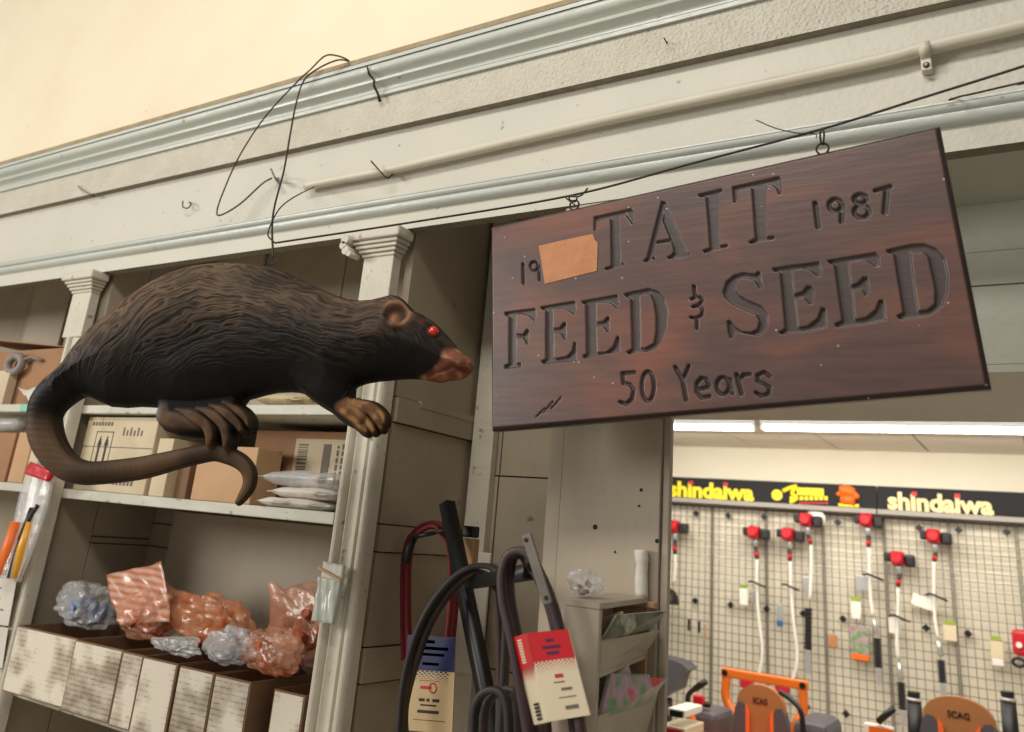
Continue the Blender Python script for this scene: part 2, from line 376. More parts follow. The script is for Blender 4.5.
# niche / shelf bay partitions and planked back walls
def planks(name,axis,c,u0,u1,zs,m,th=.02,vs=(),face=1):
    """planked wall; axis 'Y' -> plane Y=c spanning X u0..u1 ; axis 'X' -> plane X=c spanning Y u0..u1; face=sign of the visible side"""
    b=MB();g=.0025;cuts=[u0]+list(vs)+[u1]
    for i in range(len(zs)-1):
        for j in range(len(cuts)-1):
            o=random.uniform(-.002,.002)
            lo,hi=(c+o,c+th) if face<0 else (c-th,c+o)
            if axis=='Y': b.box(cuts[j]+g,cuts[j+1]-g,lo,hi,zs[i]+g,zs[i+1]-g,0)
            else: b.box(lo,hi,cuts[j]+g,cuts[j+1]-g,zs[i]+g,zs[i+1]-g,0)
    lo,hi=(c+.006,c+th) if face<0 else (c-th,c-.006)
    if axis=='Y': b.box(u0,u1,lo,hi,zs[0],zs[-1],1)
    else: b.box(lo,hi,u0,u1,zs[0],zs[-1],1)
    return struct(b.build(name,[m,M['gap']]))
planks('wall_niche_back','Y',2.37,-1.63,-1.052,[0,.9,1.22,1.78,2.2,3.0],M['taupe'],face=-1,vs=(-1.49,))
planks('wall_bay_back','Y',2.37,-3.24,-1.60,[0,.7,1.06,1.43,1.52,1.9,2.3,3.0],M['taupe'],face=-1,vs=(-2.3,))
planks('wall_left_bay_back','Y',2.37,-6.2,-3.242,[0,.8,1.3,1.62,2.0,3.0],M['taupe'],face=-1,vs=(-4.6,-3.9))
# pale post on niche back wall
b=MB();b.box(-1.585,-1.505,2.338,2.367,.4,2.95);struct(b.build('trim_5',M['pil']))
# side walls
sz=[0,.75,1.05,1.165,1.275,1.54,1.615,1.87,1.93,3.0]
b=MB()
zz=[0,.75,1.19,1.28,1.525,1.60,1.885,1.96,3.0]
for i in range(len(zz)-1):
    o=[0,0,.006,0,.008,0,.012,0][i]
    b.box(-1.63,-1.602+o,1.941,2.368,zz[i]+.002,zz[i+1]-.002,0)
b.box(-1.628,-1.608,1.945,2.368,0,3.0,1)
b.box(-1.604,-1.588,2.05,2.345,1.945,1.965,0)
struct(b.build('wall_niche_side',[M['taupe'],M['gap']]))
b=MB()
b.box(-3.24,-3.163,1.941,2.10,0,3.0,0)
zz=[0,.95,1.16,1.21,1.43,1.455,1.9,3.0]
for i in range(len(zz)-1): b.box(-3.24,-3.163+random.uniform(-.002,.001),2.104,2.368,zz[i]+.0025,zz[i+1]-.0025,0)
b.box(-3.238,-3.169,1.945,2.368,0,3.0,1)
struct(b.build('wall_bay_side',[M['taupe'],M['gap']]))
# lighter panels on the bay back walls, with light put into their colour
def panel(name,x0,x1,z0,z1,m,label,Y=2.366,group=None):
    b=MB();b.bbox(x0,x1,Y-.018,Y,z0,z1,.002);return tag(b.build(name,m),label,'panel',group)
pa=oY(170,534,2.345);pb=oY(322,556,2.345)
panel('back_panel',pa[0],-1.66,.97,1.575,M['panel'],'pale panel standing for the lit part of the bay back wall above the orange bags')
pa=oY(216,262,2.345);pb=oY(264,252,2.345)
panel('wall_stud',pa[0],pb[0],1.94,2.9,M['panel'],'vertical board in a lit pale tone behind the top of the rat hung sculpture')
pa=oY(22,340,2.345);pb=oY(58,340,2.345)
panel('wall_stud',pa[0],pb[0],1.94,2.9,M['panel'],'vertical board in a lit pale tone at the upper left behind the cardboard box')
# ------------------------------------------------------------ pilasters
def capital(t,x0,x1,y0,y1,zt,zb,steps):
    b=MB()
    for z_0,z_1,e in steps: b.bbox(x0-e,x1+e,y0-e,y1,z_0,z_1,min(.006,(z_1-z_0)*.3))
    return b.build('capital',M['pil'],t)
def shaft_prof(b,x0,x1,yf,z0,z1,m=0):
    """moulded board: bead, groove, flat, groove, bead"""
    w=x1-x0;pr=[]
    def bead(c,r):
        for k in range(9):
            t=math.pi*k/8;pr.append((c-r*math.cos(t),yf+.012-.020*math.sin(t)))
    bead(x0+.016,.015);pr.append((x0+.038,yf+.012));pr.append((x0+.042,yf+.002))
    for k in range(7):
        t=k/6;pr.append((x0+.044+(w-.088)*t,yf+.002+.010*math.sin(math.pi*t)))
    pr.append((x1-.042,yf+.002));pr.append((x1-.038,yf+.012));bead(x1-.016,.015)
    pr=[(x1 and p[0],p[1]) for p in pr];pr=pr+[(x1,yf+.04),(x0,yf+.04)]
    zs=np.linspace(z0,z1,12);n=len(pr);o=len(b.v)
    for z in zs: b.v+=[(p[0],p[1],z) for p in pr]
    for i in range(len(zs)-1):
        for k in range(n):
            k2=(k+1)%n;b.face((o+i*n+k,o+i*n+k2,o+(i+1)*n+k2,o+(i+1)*n+k),m,False)
    b.face([o+k for k in range(n)][::-1],m);b.face([o+(len(zs)-1)*n+k for k in range(n)],m)
def pilaster(x0,x1,ztr,label,cx0,cx1):
    t=empty('pilaster',((x0+x1)/2,a,0))
    b=MB();b.bbox(cx0,cx1,a-.018,a+.022,ztr,2.42,.003);b.build('upper_block',M['pil'],t)
    b=MB();shaft_prof(b,x0,x1,a-.02,.0,ztr-.001);b.build('moulded_shaft',M['pil'],t)
    capital(t,cx0,cx1,a-.018,a+.02,0,0,[(2.385,2.397,.006),(2.397,2.409,.014),(2.409,2.421,.022),(2.421,2.433,.03),(2.433,2.4665,.042)])
    tag(t,label,'pilaster','fluted pilasters framing the shelves');return t
pl=pilaster(-1.722,-1.596,2.13,'chipped white fluted pilaster with carved capital, right of the shelves and behind the rat snout',-1.752,-1.632)
b=MB()   # carved scroll at the capital's left corner
c0=VY(352,247,a-.05)
for dz,dx,r in((.02,-.012,.016),(0,-.018,.013),(-.018,-.004,.014),(-.03,.012,.009)): b.tube([(c0.x+dx,a-.075,c0.z+dz),(c0.x+dx,a-.03,c0.z+dz)],r,10)
b.build('scroll',M['pil'],pl)
pilaster(-3.29,-3.13,2.20,'chipped white fluted pilaster with carved capital at the far left behind the tail',-3.33,-3.2)
# door-side plain pilaster
t=empty('pilaster',(-.87,a,0))
b=MB();b.bbox(-1.008,-.752,a-.01,a+.05,0,2.467,.002);b.build('face_board',M['taupe2'],t)
b=MB();b.bbox(-.7485,-.732,a-.004,a+.014,0,2.467,.002);b.build('edge_strip',M['taupe2'],t)
b=MB();b.bbox(-1.05,-1.0105,a-.004,a+.1,0,2.467,.002);b.build('edge_strip',M['taupe2'],t)
b=MB();b.box(-1.05,-1.02,a+.101,2.218,0,2.467);b.build('return_panel',M['taupe2'],t)
for x,y,r in((595,527,.006),(641,490,.004),(657,541,.005),(615,552,.003),(639,506,.003)):
    b=MB();c=VY(x,y,a-.0105);b.lathe([(r,0),(r*.7,-.0015)],c,(0,1,0),8);b.build('nail_hole',M['gap'],t)
tag(t,'plain taupe wooden pilaster beside the doorway, below the carved sign','pilaster')
b=MB();b.box(-1.05,-1.02,2.22,2.39,0,2.05);struct(b.build('wall_niche_right',M['taupe']))
# ------------------------------------------------------------ shelves
def shelf(x0,x1,zt,th,label,yf=FY+.022,patch=None,name='shelf_board'):
    b=MB();b.bbox(x0,x1,yf,2.36,zt-th,zt,.003);o=b.build(name,M['shelf']);tag(o,label,'shelf','painted shelf boards')
    return o
ZU=oY(95,405,1.92)[2];ZM=oY(200,500.5,1.92)[2];ZL=.945
shelf(-3.153,-1.76,ZU,.032,'top white shelf board behind the belly of the rat')
shelf(-3.153,-1.76,ZM,.034,'middle white shelf board below the rat tail carrying cardboard boxes')
shelf(-3.153,-1.76,ZL,.03,'lowest shelf board carrying the row of labelled boxes')
ZU2=oY(10,404,1.92)[2];ZM2=oY(5,482,1.92)[2]
s=shelf(-5.6,-3.35,ZU2,.032,'upper left shelf board with a teal paint patch, left of the tail')
b=MB();p=oY(20,409,1.92);b.bbox(p[0],-3.352,1.919,1.9225,ZU2-.03,ZU2-.002,.001);b.build('paint_patch',M['teal'],s)
shelf(-5.6,-3.35,ZM2,.032,'left shelf board at mid height beside the hanging plastic packet')
shelf(-5.6,-3.35,ZL,.03,'lowest left shelf board at the left edge')
#============================================================ SIGN
sg=[np.array(v) for v in ((-1.106,1.628,2.318),(-.110,1.634,2.405),(-.070,1.654,1.908),(-1.066,1.648,1.822))]
s_o=np.array([-1.106,1.628,2.318]);s_o0=s_o.copy();s_u=np.array([.9963,.0052,.0862]);s_u/=np.linalg.norm(s_u)
s_v=sg[3]-sg[0];s_v-=s_u*(s_v@s_u);s_v/=np.linalg.norm(s_v);s_n=np.cross(s_u,s_v);s_n*=-np.sign(s_n[1])
s_o=s_o+s_n*.008-s_u*.002-s_v*.002
SW,SH=1.0,.4985
def suv(x,y,off=0):
    o=s_o+s_n*off;d=ray(x,y);p=EYE+d*(((o-EYE)@s_n)/(d@s_n));q=p-s_o;return (q@s_u,q@s_v)
def crp(ox,oy,sc,pts): return [suv(ox+x/sc,oy+y/sc) for x,y in pts]
c1=(580,170,6.65);c2=(670,160,7.323);c3=(490,280,7.318);c4=(590,270,7.323);c5=(715,250,7.317);c6=(820,230,6.657);c7=(600,350,5.389);c8=(800,170,9.309);c9=(480,120,3.935)
polys=[
 (c1,[(90,310),(340,255),(355,275),(362,355),(345,362),(320,325),(300,300),(262,305),(270,615),(295,622),(290,635),(195,660),(165,668),(165,648),(205,635),(200,325),(150,330),(110,345),(103,405),(90,408)],None),
 (c1,[(540,206),(568,212),(476,580),(500,578),(498,594),(425,614),(423,598),(442,585)],None),
 (c1,[(545,205),(568,212),(712,545),(730,560),(700,580),(585,592),(577,577),(605,565),(622,545),(612,495),(545,330)],None),
 (c1,[(500,472),(600,456),(608,476),(496,492)],None),
 (c2,[(205,250),(380,208),(384,228),(350,243),(362,625),(420,613),(425,634),(250,682),(238,660),(290,640),(262,270),(212,270)],None),
 (c2,[(455,195),(800,118),(808,130),(816,245),(795,255),(775,205),(745,180),(700,178),(706,560),(765,555),(765,577),(590,614),(572,598),(622,572),(595,205),(520,212),(495,240),(482,312),(466,312)],None),
 (c3,[(105,235),(330,205),(338,260),(320,300),(280,262),(230,245),(190,248),(187,392),(240,397),(268,358),(282,362),(278,470),(262,470),(240,422),(190,420),(190,608),(225,606),(226,634),(105,650),(104,625),(136,612),(136,270),(108,262)],None),
 (c3,[(370,195),(620,152),(630,200),(614,257),(570,222),(520,205),(460,210),(460,352),(510,346),(538,310),(556,310),(553,437),(538,437),(515,390),(465,388),(465,560),(480,572),(560,558),(598,520),(612,453),(626,455),(632,592),(380,614),(374,590),(405,578),(405,225),(372,214)],None),
 (c4,[(-62,226),(200,180),(213,240),(195,287),(160,252),(130,238),(45,235),(45,382),(95,375),(125,340),(141,342),(138,452),(122,456),(95,412),(45,412),(50,603),(120,598),(168,560),(195,483),(213,485),(216,597),(40,627),(-50,650),(-55,625),(-28,610),(-35,250),(-60,245)],None),
 (c4,[(250,170),(430,132),(500,155),(545,210),(570,300),(560,420),(530,510),(480,580),(420,597),(330,602),(280,620),(263,600),(305,575),(295,215),(253,190)],[(365,180),(440,175),(465,240),(480,340),(480,450),(465,535),(400,570),(370,565)]),
 (c5,[(55,310),(80,230),(140,180),(210,163),(290,175),(315,155),(330,160),(347,270),(325,284),(290,225),(240,207),(190,207),(155,235),(145,290),(175,330),(240,365),(340,408),(385,470),(390,530),(370,590),(320,628),(220,612),(150,598),(132,642),(110,650),(95,600),(85,520),(107,510),(145,560),(200,593),(260,600),(308,578),(322,520),(300,472),(220,442),(130,400),(70,350)],None),
 (c5,[(420,130),(760,85),(780,150),(772,190),(745,192),(700,150),(640,130),(565,145),(577,323),(640,303),(672,260),(705,262),(725,300),(716,392),(690,397),(650,350),(587,350),(610,563),(680,552),(748,500),(778,418),(807,424),(817,500),(816,562),(700,592),(480,617),(464,600),(510,575),(475,165),(424,156)],None),
 (c6,[(50,200),(370,148),(395,180),(397,235),(370,242),(310,207),(270,200),(192,210),(207,368),(255,348),(288,310),(318,310),(327,400),(305,442),(280,400),(217,395),(234,594),(310,578),(368,530),(393,463),(421,463),(432,520),(437,597),(300,627),(110,647),(94,625),(145,600),(95,235),(53,216)],None),
 (c6,[(440,130),(600,95),(690,88),(770,118),(830,190),(855,300),(848,420),(812,510),(740,560),(650,582),(530,594),(508,570),(552,548),(490,160),(446,150)],[(605,150),(690,150),(720,180),(740,280),(765,400),(762,490),(720,528),(657,538),(635,420)]),
]
def arc(cx,cy,rx,ry,a0=0,a1=360,n=20): return [(cx+rx*math.cos(math.radians(a0+(a1-a0)*k/n)),cy+ry*math.sin(math.radians(a0+(a1-a0)*k/n))) for k in range(n+1)]
strokes=[
 (c4,26,[(760,118),(768,188)]),(c4,24,[(738,212),(772,198),(808,200),(822,220),(800,250),(752,268)]),(c4,24,[(752,268),(800,262),(825,290),(815,330),(780,350),(738,346)]),(c4,26,[(783,355),(782,428)]),
 (c8,44,[(140,308),(168,530)]),(c8,40,arc(328,325,58,55)),(c8,44,[(392,325),(385,480)]),
 (c8,40,arc(560,268,58,42)),(c8,42,arc(573,385,68,55)),(c8,38,[(700,190),(840,152)]),(c8,48,[(808,175),(788,395)]),
 (c9,13,[(168,567),(170,642)]),(c9,11,arc(212,575,15,18)),(c9,12,[(232,575),(233,630)]),
 (c7,22,[(185,120),(120,126),(125,180),(160,185),(180,215),(172,262),(140,292),(108,280)]),
 (c7,22,arc(257,195,33,80)),
 (c7,24,[(405,92),(445,165),(463,268)]),(c7,22,[(478,85),(445,165)]),
 (c7,22,[(530,212),(588,198),(572,155),(545,150),(520,180),(520,225),(548,258),(590,248)]),
 (c7,22,arc(662,192,34,46)),(c7,24,[(700,160),(714,232)]),
 (c7,24,[(735,132),(763,236)]),(c7,22,[(748,165),(775,132),(808,130)]),
 (c7,22,[(915,142),(885,118),(848,135),(850,168),(882,182),(914,200),(908,235),(870,248),(840,228)]),
 ((0,0,1),1.3,[(536,417),(545,408),(543,413),(553,401),(551,409),(561,397)]),
]
def sign_build():
    st=.00165;nu=int(SW/st)+1;nv=int(SH/st)+1;U,V=np.meshgrid(np.linspace(0,SW,nu),np.linspace(0,SH,nv),indexing='ij')
    G=np.full(U.shape,-1.)
    def region(P,pad):
        P=np.array(P);i0=max(0,int((P[:,0].min()-pad)/st));i1=min(nu,int((P[:,0].max()+pad)/st)+2);j0=max(0,int((P[:,1].min()-pad)/st));j1=min(nv,int((P[:,1].max()+pad)/st)+2);return slice(i0,i1),slice(j0,j1)
    for c,p,h in polys:
        P=crp(*c,p);R=region(P,.01);u,v=U[R],V[R];d=sd_poly(P,u,v)
        if h: d=np.minimum(d,-sd_poly(crp(*c,h),u,v))
        G[R]=np.maximum(G[R],d)
    for c,w,p in strokes:
        P=crp(*c,p);a_=suv(c[0]+p[0][0]/c[2],c[1]+p[0][1]/c[2]);b_=suv(c[0]+(p[0][0])/c[2],c[1]+(p[0][1]+w)/c[2]);r=.5*math.hypot(a_[0]-b_[0],a_[1]-b_[1])
        R=region(P,.02);d,_=sd_caps(P,[r]*len(P),U[R],V[R]);G[R]=np.maximum(G[R],d)
    dep=sst(-.0006,.0022,G)*.0075
    # chamfered rim
    e=np.minimum(np.minimum(U,SW-U),np.minimum(V,SH-V));dep=np.maximum(dep,np.clip(.008-e,0,.008)*1.2)
    P3=s_o+U[...,None]*s_u+V[...,None]*s_v-dep[...,None]*s_n
    org=s_o+s_u*.5+s_v*.25
    front=P3.reshape(-1,3)-org
    idx=np.arange(nu*nv).reshape(nu,nv)
    q=np.stack([idx[:-1,:-1],idx[:-1,1:],idx[1:,1:],idx[1:,:-1]],-1).reshape(-1,4)
    # sides and back
    ring=list(idx[:,0])+list(idx[-1,1:])+list(idx[-2::-1,-1])+list(idx[0,-2:0:-1])
    rp=(s_o+U.ravel()[ring][:,None]*s_u+V.ravel()[ring][:,None]*s_v-.034*s_n)-org
    nb=nu*nv;allv=np.vstack([front,rp]);L=len(ring)
    side=np.array([[ring[k],ring[(k+1)%L],nb+(k+1)%L,nb+k] for k in range(L)])
    faces=np.vstack([q,side]);me=bpy.data.meshes.new('board')
    me.vertices.add(len(allv));me.vertices.foreach_set('co',allv.astype(np.float32).ravel())
    nl=faces.size+L;me.loops.add(nl);li=np.concatenate([faces.ravel(),nb+np.arange(L)]);me.loops.foreach_set('vertex_index',li.astype(np.int32))
    me.polygons.add(len(faces)+1);me.polygons.foreach_set('loop_start',np.concatenate([np.arange(len(faces))*4,[faces.size]]).astype(np.int32))
    me.update(calc_edges=True)
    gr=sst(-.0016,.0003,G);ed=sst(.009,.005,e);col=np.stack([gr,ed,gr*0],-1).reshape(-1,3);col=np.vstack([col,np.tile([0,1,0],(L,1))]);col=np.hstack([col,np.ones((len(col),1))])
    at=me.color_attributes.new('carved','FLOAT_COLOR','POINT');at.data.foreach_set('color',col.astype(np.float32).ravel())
    m=mat('stained_cedar',(104,66,58),.36,spec=.5);nt=m.node_tree;N=nt.nodes;Lk=nt.links;bs=N['Principled BSDF']
    tc=N.new('ShaderNodeTexCoord');mp=N.new('ShaderNodeMapping');mp.inputs['Scale'].default_value=(2.0,5,5.5);Lk.new(tc.outputs['Object'],mp.inputs[0])
    n1=N.new('ShaderNodeTexNoise');n1.inputs['Scale'].default_value=1.3;n1.inputs['Detail'].default_value=4;n1.inputs['Distortion'].default_value=.5;Lk.new(mp.outputs[0],n1.inputs[0])
    r=N.new('ShaderNodeValToRGB');E=r.color_ramp.elements;E[0].position=.36;E[0].color=(*lin((86,67,64)),1);E[1].position=.70;E[1].color=(*lin((130,82,66)),1)
    k=E.new(.52);k.color=(*lin((100,73,66)),1);Lk.new(n1.outputs[0],r.inputs[0])
    mp2=N.new('ShaderNodeMapping');mp2.inputs['Scale'].default_value=(9,60,90);Lk.new(tc.outputs['Object'],mp2.inputs[0])
    n2=N.new('ShaderNodeTexNoise');n2.inputs['Scale'].default_value=1;n2.inputs['Detail'].default_value=3;Lk.new(mp2.outputs[0],n2.inputs[0])
    mx=N.new('ShaderNodeMix');mx.data_type='RGBA';mx.blend_type='MULTIPLY';mx.inputs[0].default_value=.35
    r2=N.new('ShaderNodeValToRGB');r2.color_ramp.elements[0].position=.3;r2.color_ramp.elements[1].position=.62;r2.color_ramp.elements[0].color=(.5,.5,.5,1);Lk.new(n2.outputs[0],r2.inputs[0])
    Lk.new(r.outputs[0],mx.inputs[6]);Lk.new(r2.outputs[0],mx.inputs[7])
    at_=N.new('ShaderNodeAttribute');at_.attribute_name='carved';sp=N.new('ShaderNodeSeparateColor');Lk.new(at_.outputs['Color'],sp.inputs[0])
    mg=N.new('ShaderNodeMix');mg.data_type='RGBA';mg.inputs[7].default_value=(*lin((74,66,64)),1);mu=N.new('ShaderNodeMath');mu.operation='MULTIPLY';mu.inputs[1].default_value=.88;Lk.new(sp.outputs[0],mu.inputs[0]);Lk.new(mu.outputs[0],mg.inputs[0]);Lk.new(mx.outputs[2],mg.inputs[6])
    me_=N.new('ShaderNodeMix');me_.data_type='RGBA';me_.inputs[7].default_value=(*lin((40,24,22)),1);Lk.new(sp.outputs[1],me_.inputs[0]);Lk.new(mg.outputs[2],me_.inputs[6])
    # pale dust specks
    vo=N.new('ShaderNodeTexVoronoi');vo.inputs['Scale'].default_value=26;Lk.new(tc.outputs['Object'],vo.inputs[0])
    lt=N.new('ShaderNodeMath');lt.operation='LESS_THAN';lt.inputs[1].default_value=.055;Lk.new(vo.outputs['Distance'],lt.inputs[0])
    md=N.new('ShaderNodeMix');md.data_type='RGBA';md.inputs[7].default_value=(*lin((176,150,138)),1);Lk.new(lt.outputs[0],md.inputs[0]);Lk.new(me_.outputs[2],md.inputs[6])
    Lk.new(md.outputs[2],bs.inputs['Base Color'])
    bp=N.new('ShaderNodeBump');bp.inputs['Strength'].default_value=.25;bp.inputs['Distance'].default_value=.002;Lk.new(n2.outputs[0],bp.inputs['Height']);Lk.new(bp.outputs[0],bs.inputs['Normal'])
    me.materials.append(m);me.validate()
    t=empty('hanging_sign',org);o=bpy.data.objects.new('board',me);COL.objects.link(o);o.parent=t
    b=MB();P=[Vector(s_o+s_u*u+s_v*v+s_n*.0006) for u,v in [suv(x,y) for x,y in((539,246),(560,241),(593,234),(595,240),(598,243),(597,271),(545,284))]];b.prism(P,Vector(s_n)*.0008);tag(b.build('tape_patch',M['tape'],t),'orange-tan tape patch covering two digits')
    ring_pts=[]
    for hx,hy in((571,199),(820,141)):
        u,v=suv(hx,hy);b=MB();c=Vector(s_o+s_u*u+s_v*(-.013)-s_n*.017)
        b.tube([c+Vector(s_u)*math.cos(q)*.012+Vector(s_v)*math.sin(q)*.012 for q in np.linspace(0,2*math.pi,16,endpoint=False)],.0022,6,closed=True)
        b.tube([c+Vector(s_v)*.010,c+Vector(s_v)*.026],.0025,6);b.build('eye_screw',M['wire'],t);ring_pts.append(c-Vector(s_v)*.012)
    tag(t,'carved dark red-brown wooden sign reading TAIT FEED & SEED 50 Years, hung on wire','sign')
    return ring_pts
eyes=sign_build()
#============================================================ RAT
ra=math.radians(28);rh=oY(272,262,1.4);rn=np.array([math.sin(ra),-math.cos(ra),0]);ru=np.array([math.cos(ra),math.sin(ra),0]);rz=np.array([0,0,1.])
def ruv(x,y): d=ray(x,y);p=EYE+d*(((rh-EYE)@rn)/(d@rn));q=p-rh;return (q@ru,q@rz)
def rr(x,y,r):
    a_=ruv(x,y);b_=ruv(x,y+r);return math.hypot(a_[0]-b_[0],a_[1]-b_[1])
def RP(pts): return [ruv(*p) for p in pts]
def chain(c):
    n=len(c);P=cr([(p[0],p[1],p[2]) for p in c],5);return [ruv(p[0],p[1]) for p in P],[rr(p[0],p[1],p[2]) for p in P]
body=RP([(68,362),(76,350),(84,340),(94,329),(106.7,318.8),(121,306),(137,294.6),(154,283.5),(172.8,274.3),(194,267.5),(216,264.6),(236,264),(254,265.4),(275.6,269),(289,273.5),(303.5,280.7),(320,289),(336.6,296),(350,300.5),(362,301.7),(373,301),(382.3,298.7),(392.5,296),(400,297.5),(405,301),(410,306.5),(415.3,312.4),(424,316),(433,321.3),(441,328.5),(448.4,336.6),(456,345.5),(463.6,354.4),(470,358.5),(473.8,363),(474,367),(472.5,371),(467,376.5),(461,379.8),(448.4,381),(440.8,383),(432,381.5),(418,379.3),(405,379.3),(392.5,380.5),(377,382),(366,384),(358,387),(353,392.5),(350,398),(338,404),(323.5,401.8),(317,398),(310,395.7),(300,393),(290.8,392.5),(277,393),(265.4,395.5),(257,398),(249,400),(246,404),(200,410),(158.8,408),(142,407),(127,408),(111.8,407),(99,401.4),(92,398),(84,396),(73,400),(62,405),(50,395),(54,376)])
hind=RP([(157,398),(160,409),(160.5,425),(166.6,431.5),(181,436.6),(199,438.6),(222,440),(238,438),(246,428),(246,415),(247,398),(246,380),(170,372)])
tail=chain([(80,378,19),(62,390,18.5),(50,403,17.5),(45.5,417,15.8),(46,431,16),(50,444,15.5),(58,457,14.5),(70,468,13.3),(84,472.6,12.2),(97,473,11.8),(120,471,11.8),(142,468,11.6),(160,464,11),(178,459.5,10),(203,453.8,9.5),(216,452.5,9),(228,455.5,8.8),(240,461,8.4),(248,469,7.8),(250.5,478,7.1),(249,487,6.6),(244.5,495,5.6),(239.5,502,4)])
thigh=RP([(165,372),(190,345),(225,345),(250,370),(250,395),(235,405),(170,408)])
ht=[chain(c) for c in ([(184,412,4),(200,418,8),(213,427,8),(217,437,7.6),(216,446,6)],[(204,411,4),(219,417,7.6),(230,428,7.6),(233,440,7),(232,448,5.4)],[(217,408,4),(232,415,7.4),(243,425,7),(247,432,5.8)],[(230,405,4),(244,413,6.8),(252,421,6.2),(254,427,5)])]
heel=chain([(171,409,7),(170,413,9),(172,420,10.5),(186,424,11),(204,426,9)])
fleg=chain([(318,365,30),(332,384,24),(342,402,14.5),(352,412,13.5),(362,419,12)])
ft=[chain(c) for c in ([(346,410,8.5),(357,421,7),(366,430,6.5),(369,433,5.3)],[(352,406,8.5),(364,417,6.8),(373,427,6.5),(376,432,5.5)],[(358,405,7),(372,412,7),(381,423,6.5),(384,429.5,5)],[(362,404,5),(375,408,6),(385,417,6),(386.5,424,5)])]
def rsdf(x,y):
    d=np.maximum(sd_poly(body,x,y),sd_poly(hind,x,y))
    for c in [tail,fleg]+ht+ft: d=np.maximum(d,sd_caps(*c,x,y)[0])
    return d
def dome(d,w,H): t=np.clip(d/w,0,1);return H*np.sqrt(1-(1-t)**2)
b_top=np.array([ruv(*p) for p in [(30,400),(55,374),(84,340),(137,294),(173,274),(216,264.6),(254,265.4),(303,281),(336,296),(362,301),(392,303),(433,321),(463,354),(476,366)]])
bot=np.array([ruv(*p) for p in [(30,430),(84,398),(111,407),(158,408),(246,400),(290,393),(340,400),(392,381),(440,383),(474,372)]])
def fur(x,y):
    top=np.interp(x,b_top[:,0],b_top[:,1]);bo=np.interp(x,bot[:,0],bot[:,1]);t=np.clip((top-y)/(top-bo+1e-6),0,1)
    slope=np.interp(x,[-.5,-.3,-.1,.1,.2,.3,.5],[.35,.55,.40,.05,-.30,-.35,-.2])
    q=(top-y)*np.interp(x,[-.3,0,.3],[.75,.8,1.])+slope*t*x*.0+ np.interp(x,[-.5,-.3,-.1,.1,.2,.35,.5],[-.16,-.09,-.01,.02,.0,-.05,-.08])*t*1.1
    w=.007*(vnoise(x*45+3,y*45,5)-.5)+.026*(vnoise(x*13,y*13,8)-.5)
    n=vnoise(x*17+vnoise(x*20,y*60,3)*1.5,(q+w)*270,1);n2=vnoise(x*30,(q+w*1.2)*460,2)
    r=1-np.abs(2*n-1);r2=1-np.abs(2*n2-1);return r*.65+r2*.35,t
def rhf(x,y):
    d=sd_poly(body,x,y);h=dome(d,.15,.085)*(d>0)
    head=sst(.22,.40,x);h=h*(1-.0*head)
    f,t=fur(x,y);fm=sst(.004,.02,d)*sst(.44,.40,x)*sst(.95,.6,t);h=h+fm*(f-.5)*.0042
    th=sd_poly(thigh,x,y);h=h+sst(0,.08,th)*.007
    dd=sd_poly(hind,x,y);h=np.maximum(h,np.where(dd>0,dome(dd,.03,.026)+sst(0,.02,dd)*.012,0))
    for c in ht+[heel]:
        s,p=sd_caps(*c,x,y);h=np.maximum(h,np.where(s>0,p*.85+(.034 if c is not heel else .022)*sst(-.0,.010,s),0))
    s,p=sd_caps(*tail,x,y);rings=1+.006*np.sin(vnoise(x*30,y*30,9)*2+np.arctan2(y+.35,x+.55)*0+ (np.where(x<-.35,y,x*1.)*420))*1
    h=np.maximum(h,np.where(s>0,p*rings,0))
    s,p=sd_caps(*fleg,x,y);kk=sst(ruv(335,368)[1],ruv(335,402)[1],y);h=h+(np.maximum(h,np.where(s>0,p*.85+.02*sst(0,.01,s),0))-h)*np.where(sd_poly(body,x,y)>0,kk,1)
    for c in ft:
        s,p=sd_caps(*c,x,y);h=np.maximum(h,np.where(s>0,p+.022*sst(0,.008,s),0))
    # ear: raised rim around a hollow
    ex,ey=ruv(401.5,320.5);er=rr(398,316,13);q=np.sqrt(((x-ex)/1.0)**2+((y-ey)/1.12)**2)/er
    h=h+np.exp(-((q-.88)/.24)**2)*.008-np.exp(-(q/.6)**2)*.010
    nx,ny=ruv(399.5,326);nr=rr(396,322,5);q=np.sqrt(((x-nx)/.8)**2+((y-ny)/1.3)**2)/nr;h=h+np.exp(-q**2*1.3)*.009
    # eye socket, mouth groove, nostril
    ex,ey=ruv(436,336.5);q=np.hypot(x-ex,y-ey)/rr(433,331,7);h=h-np.exp(-((q-1.0)/.35)**2)*.003
    m=sd_caps(RP([(430,378),(444,374),(455,370),(466,373)]),[.001]*4,x,y)[0];h=h-np.exp(-(m/.004)**2)*.006
    m=np.hypot(x-ruv(469,362)[0],y-ruv(469,362)[1]);h=h-np.exp(-(m/.006)**2)*.004
    d=rsdf(x,y);return np.maximum(h,0)+.006*np.sqrt(np.clip(d/.004,0,1))
def rhb(x,y): 
    d=sd_poly(body,x,y);h=dome(d,.15,.06)*(d>0)
    for c in [tail,fleg]: h=np.maximum(h,sd_caps(*c,x,y)[1])
    return h*.8+.006*np.sqrt(np.clip(rsdf(x,y)/.004,0,1))
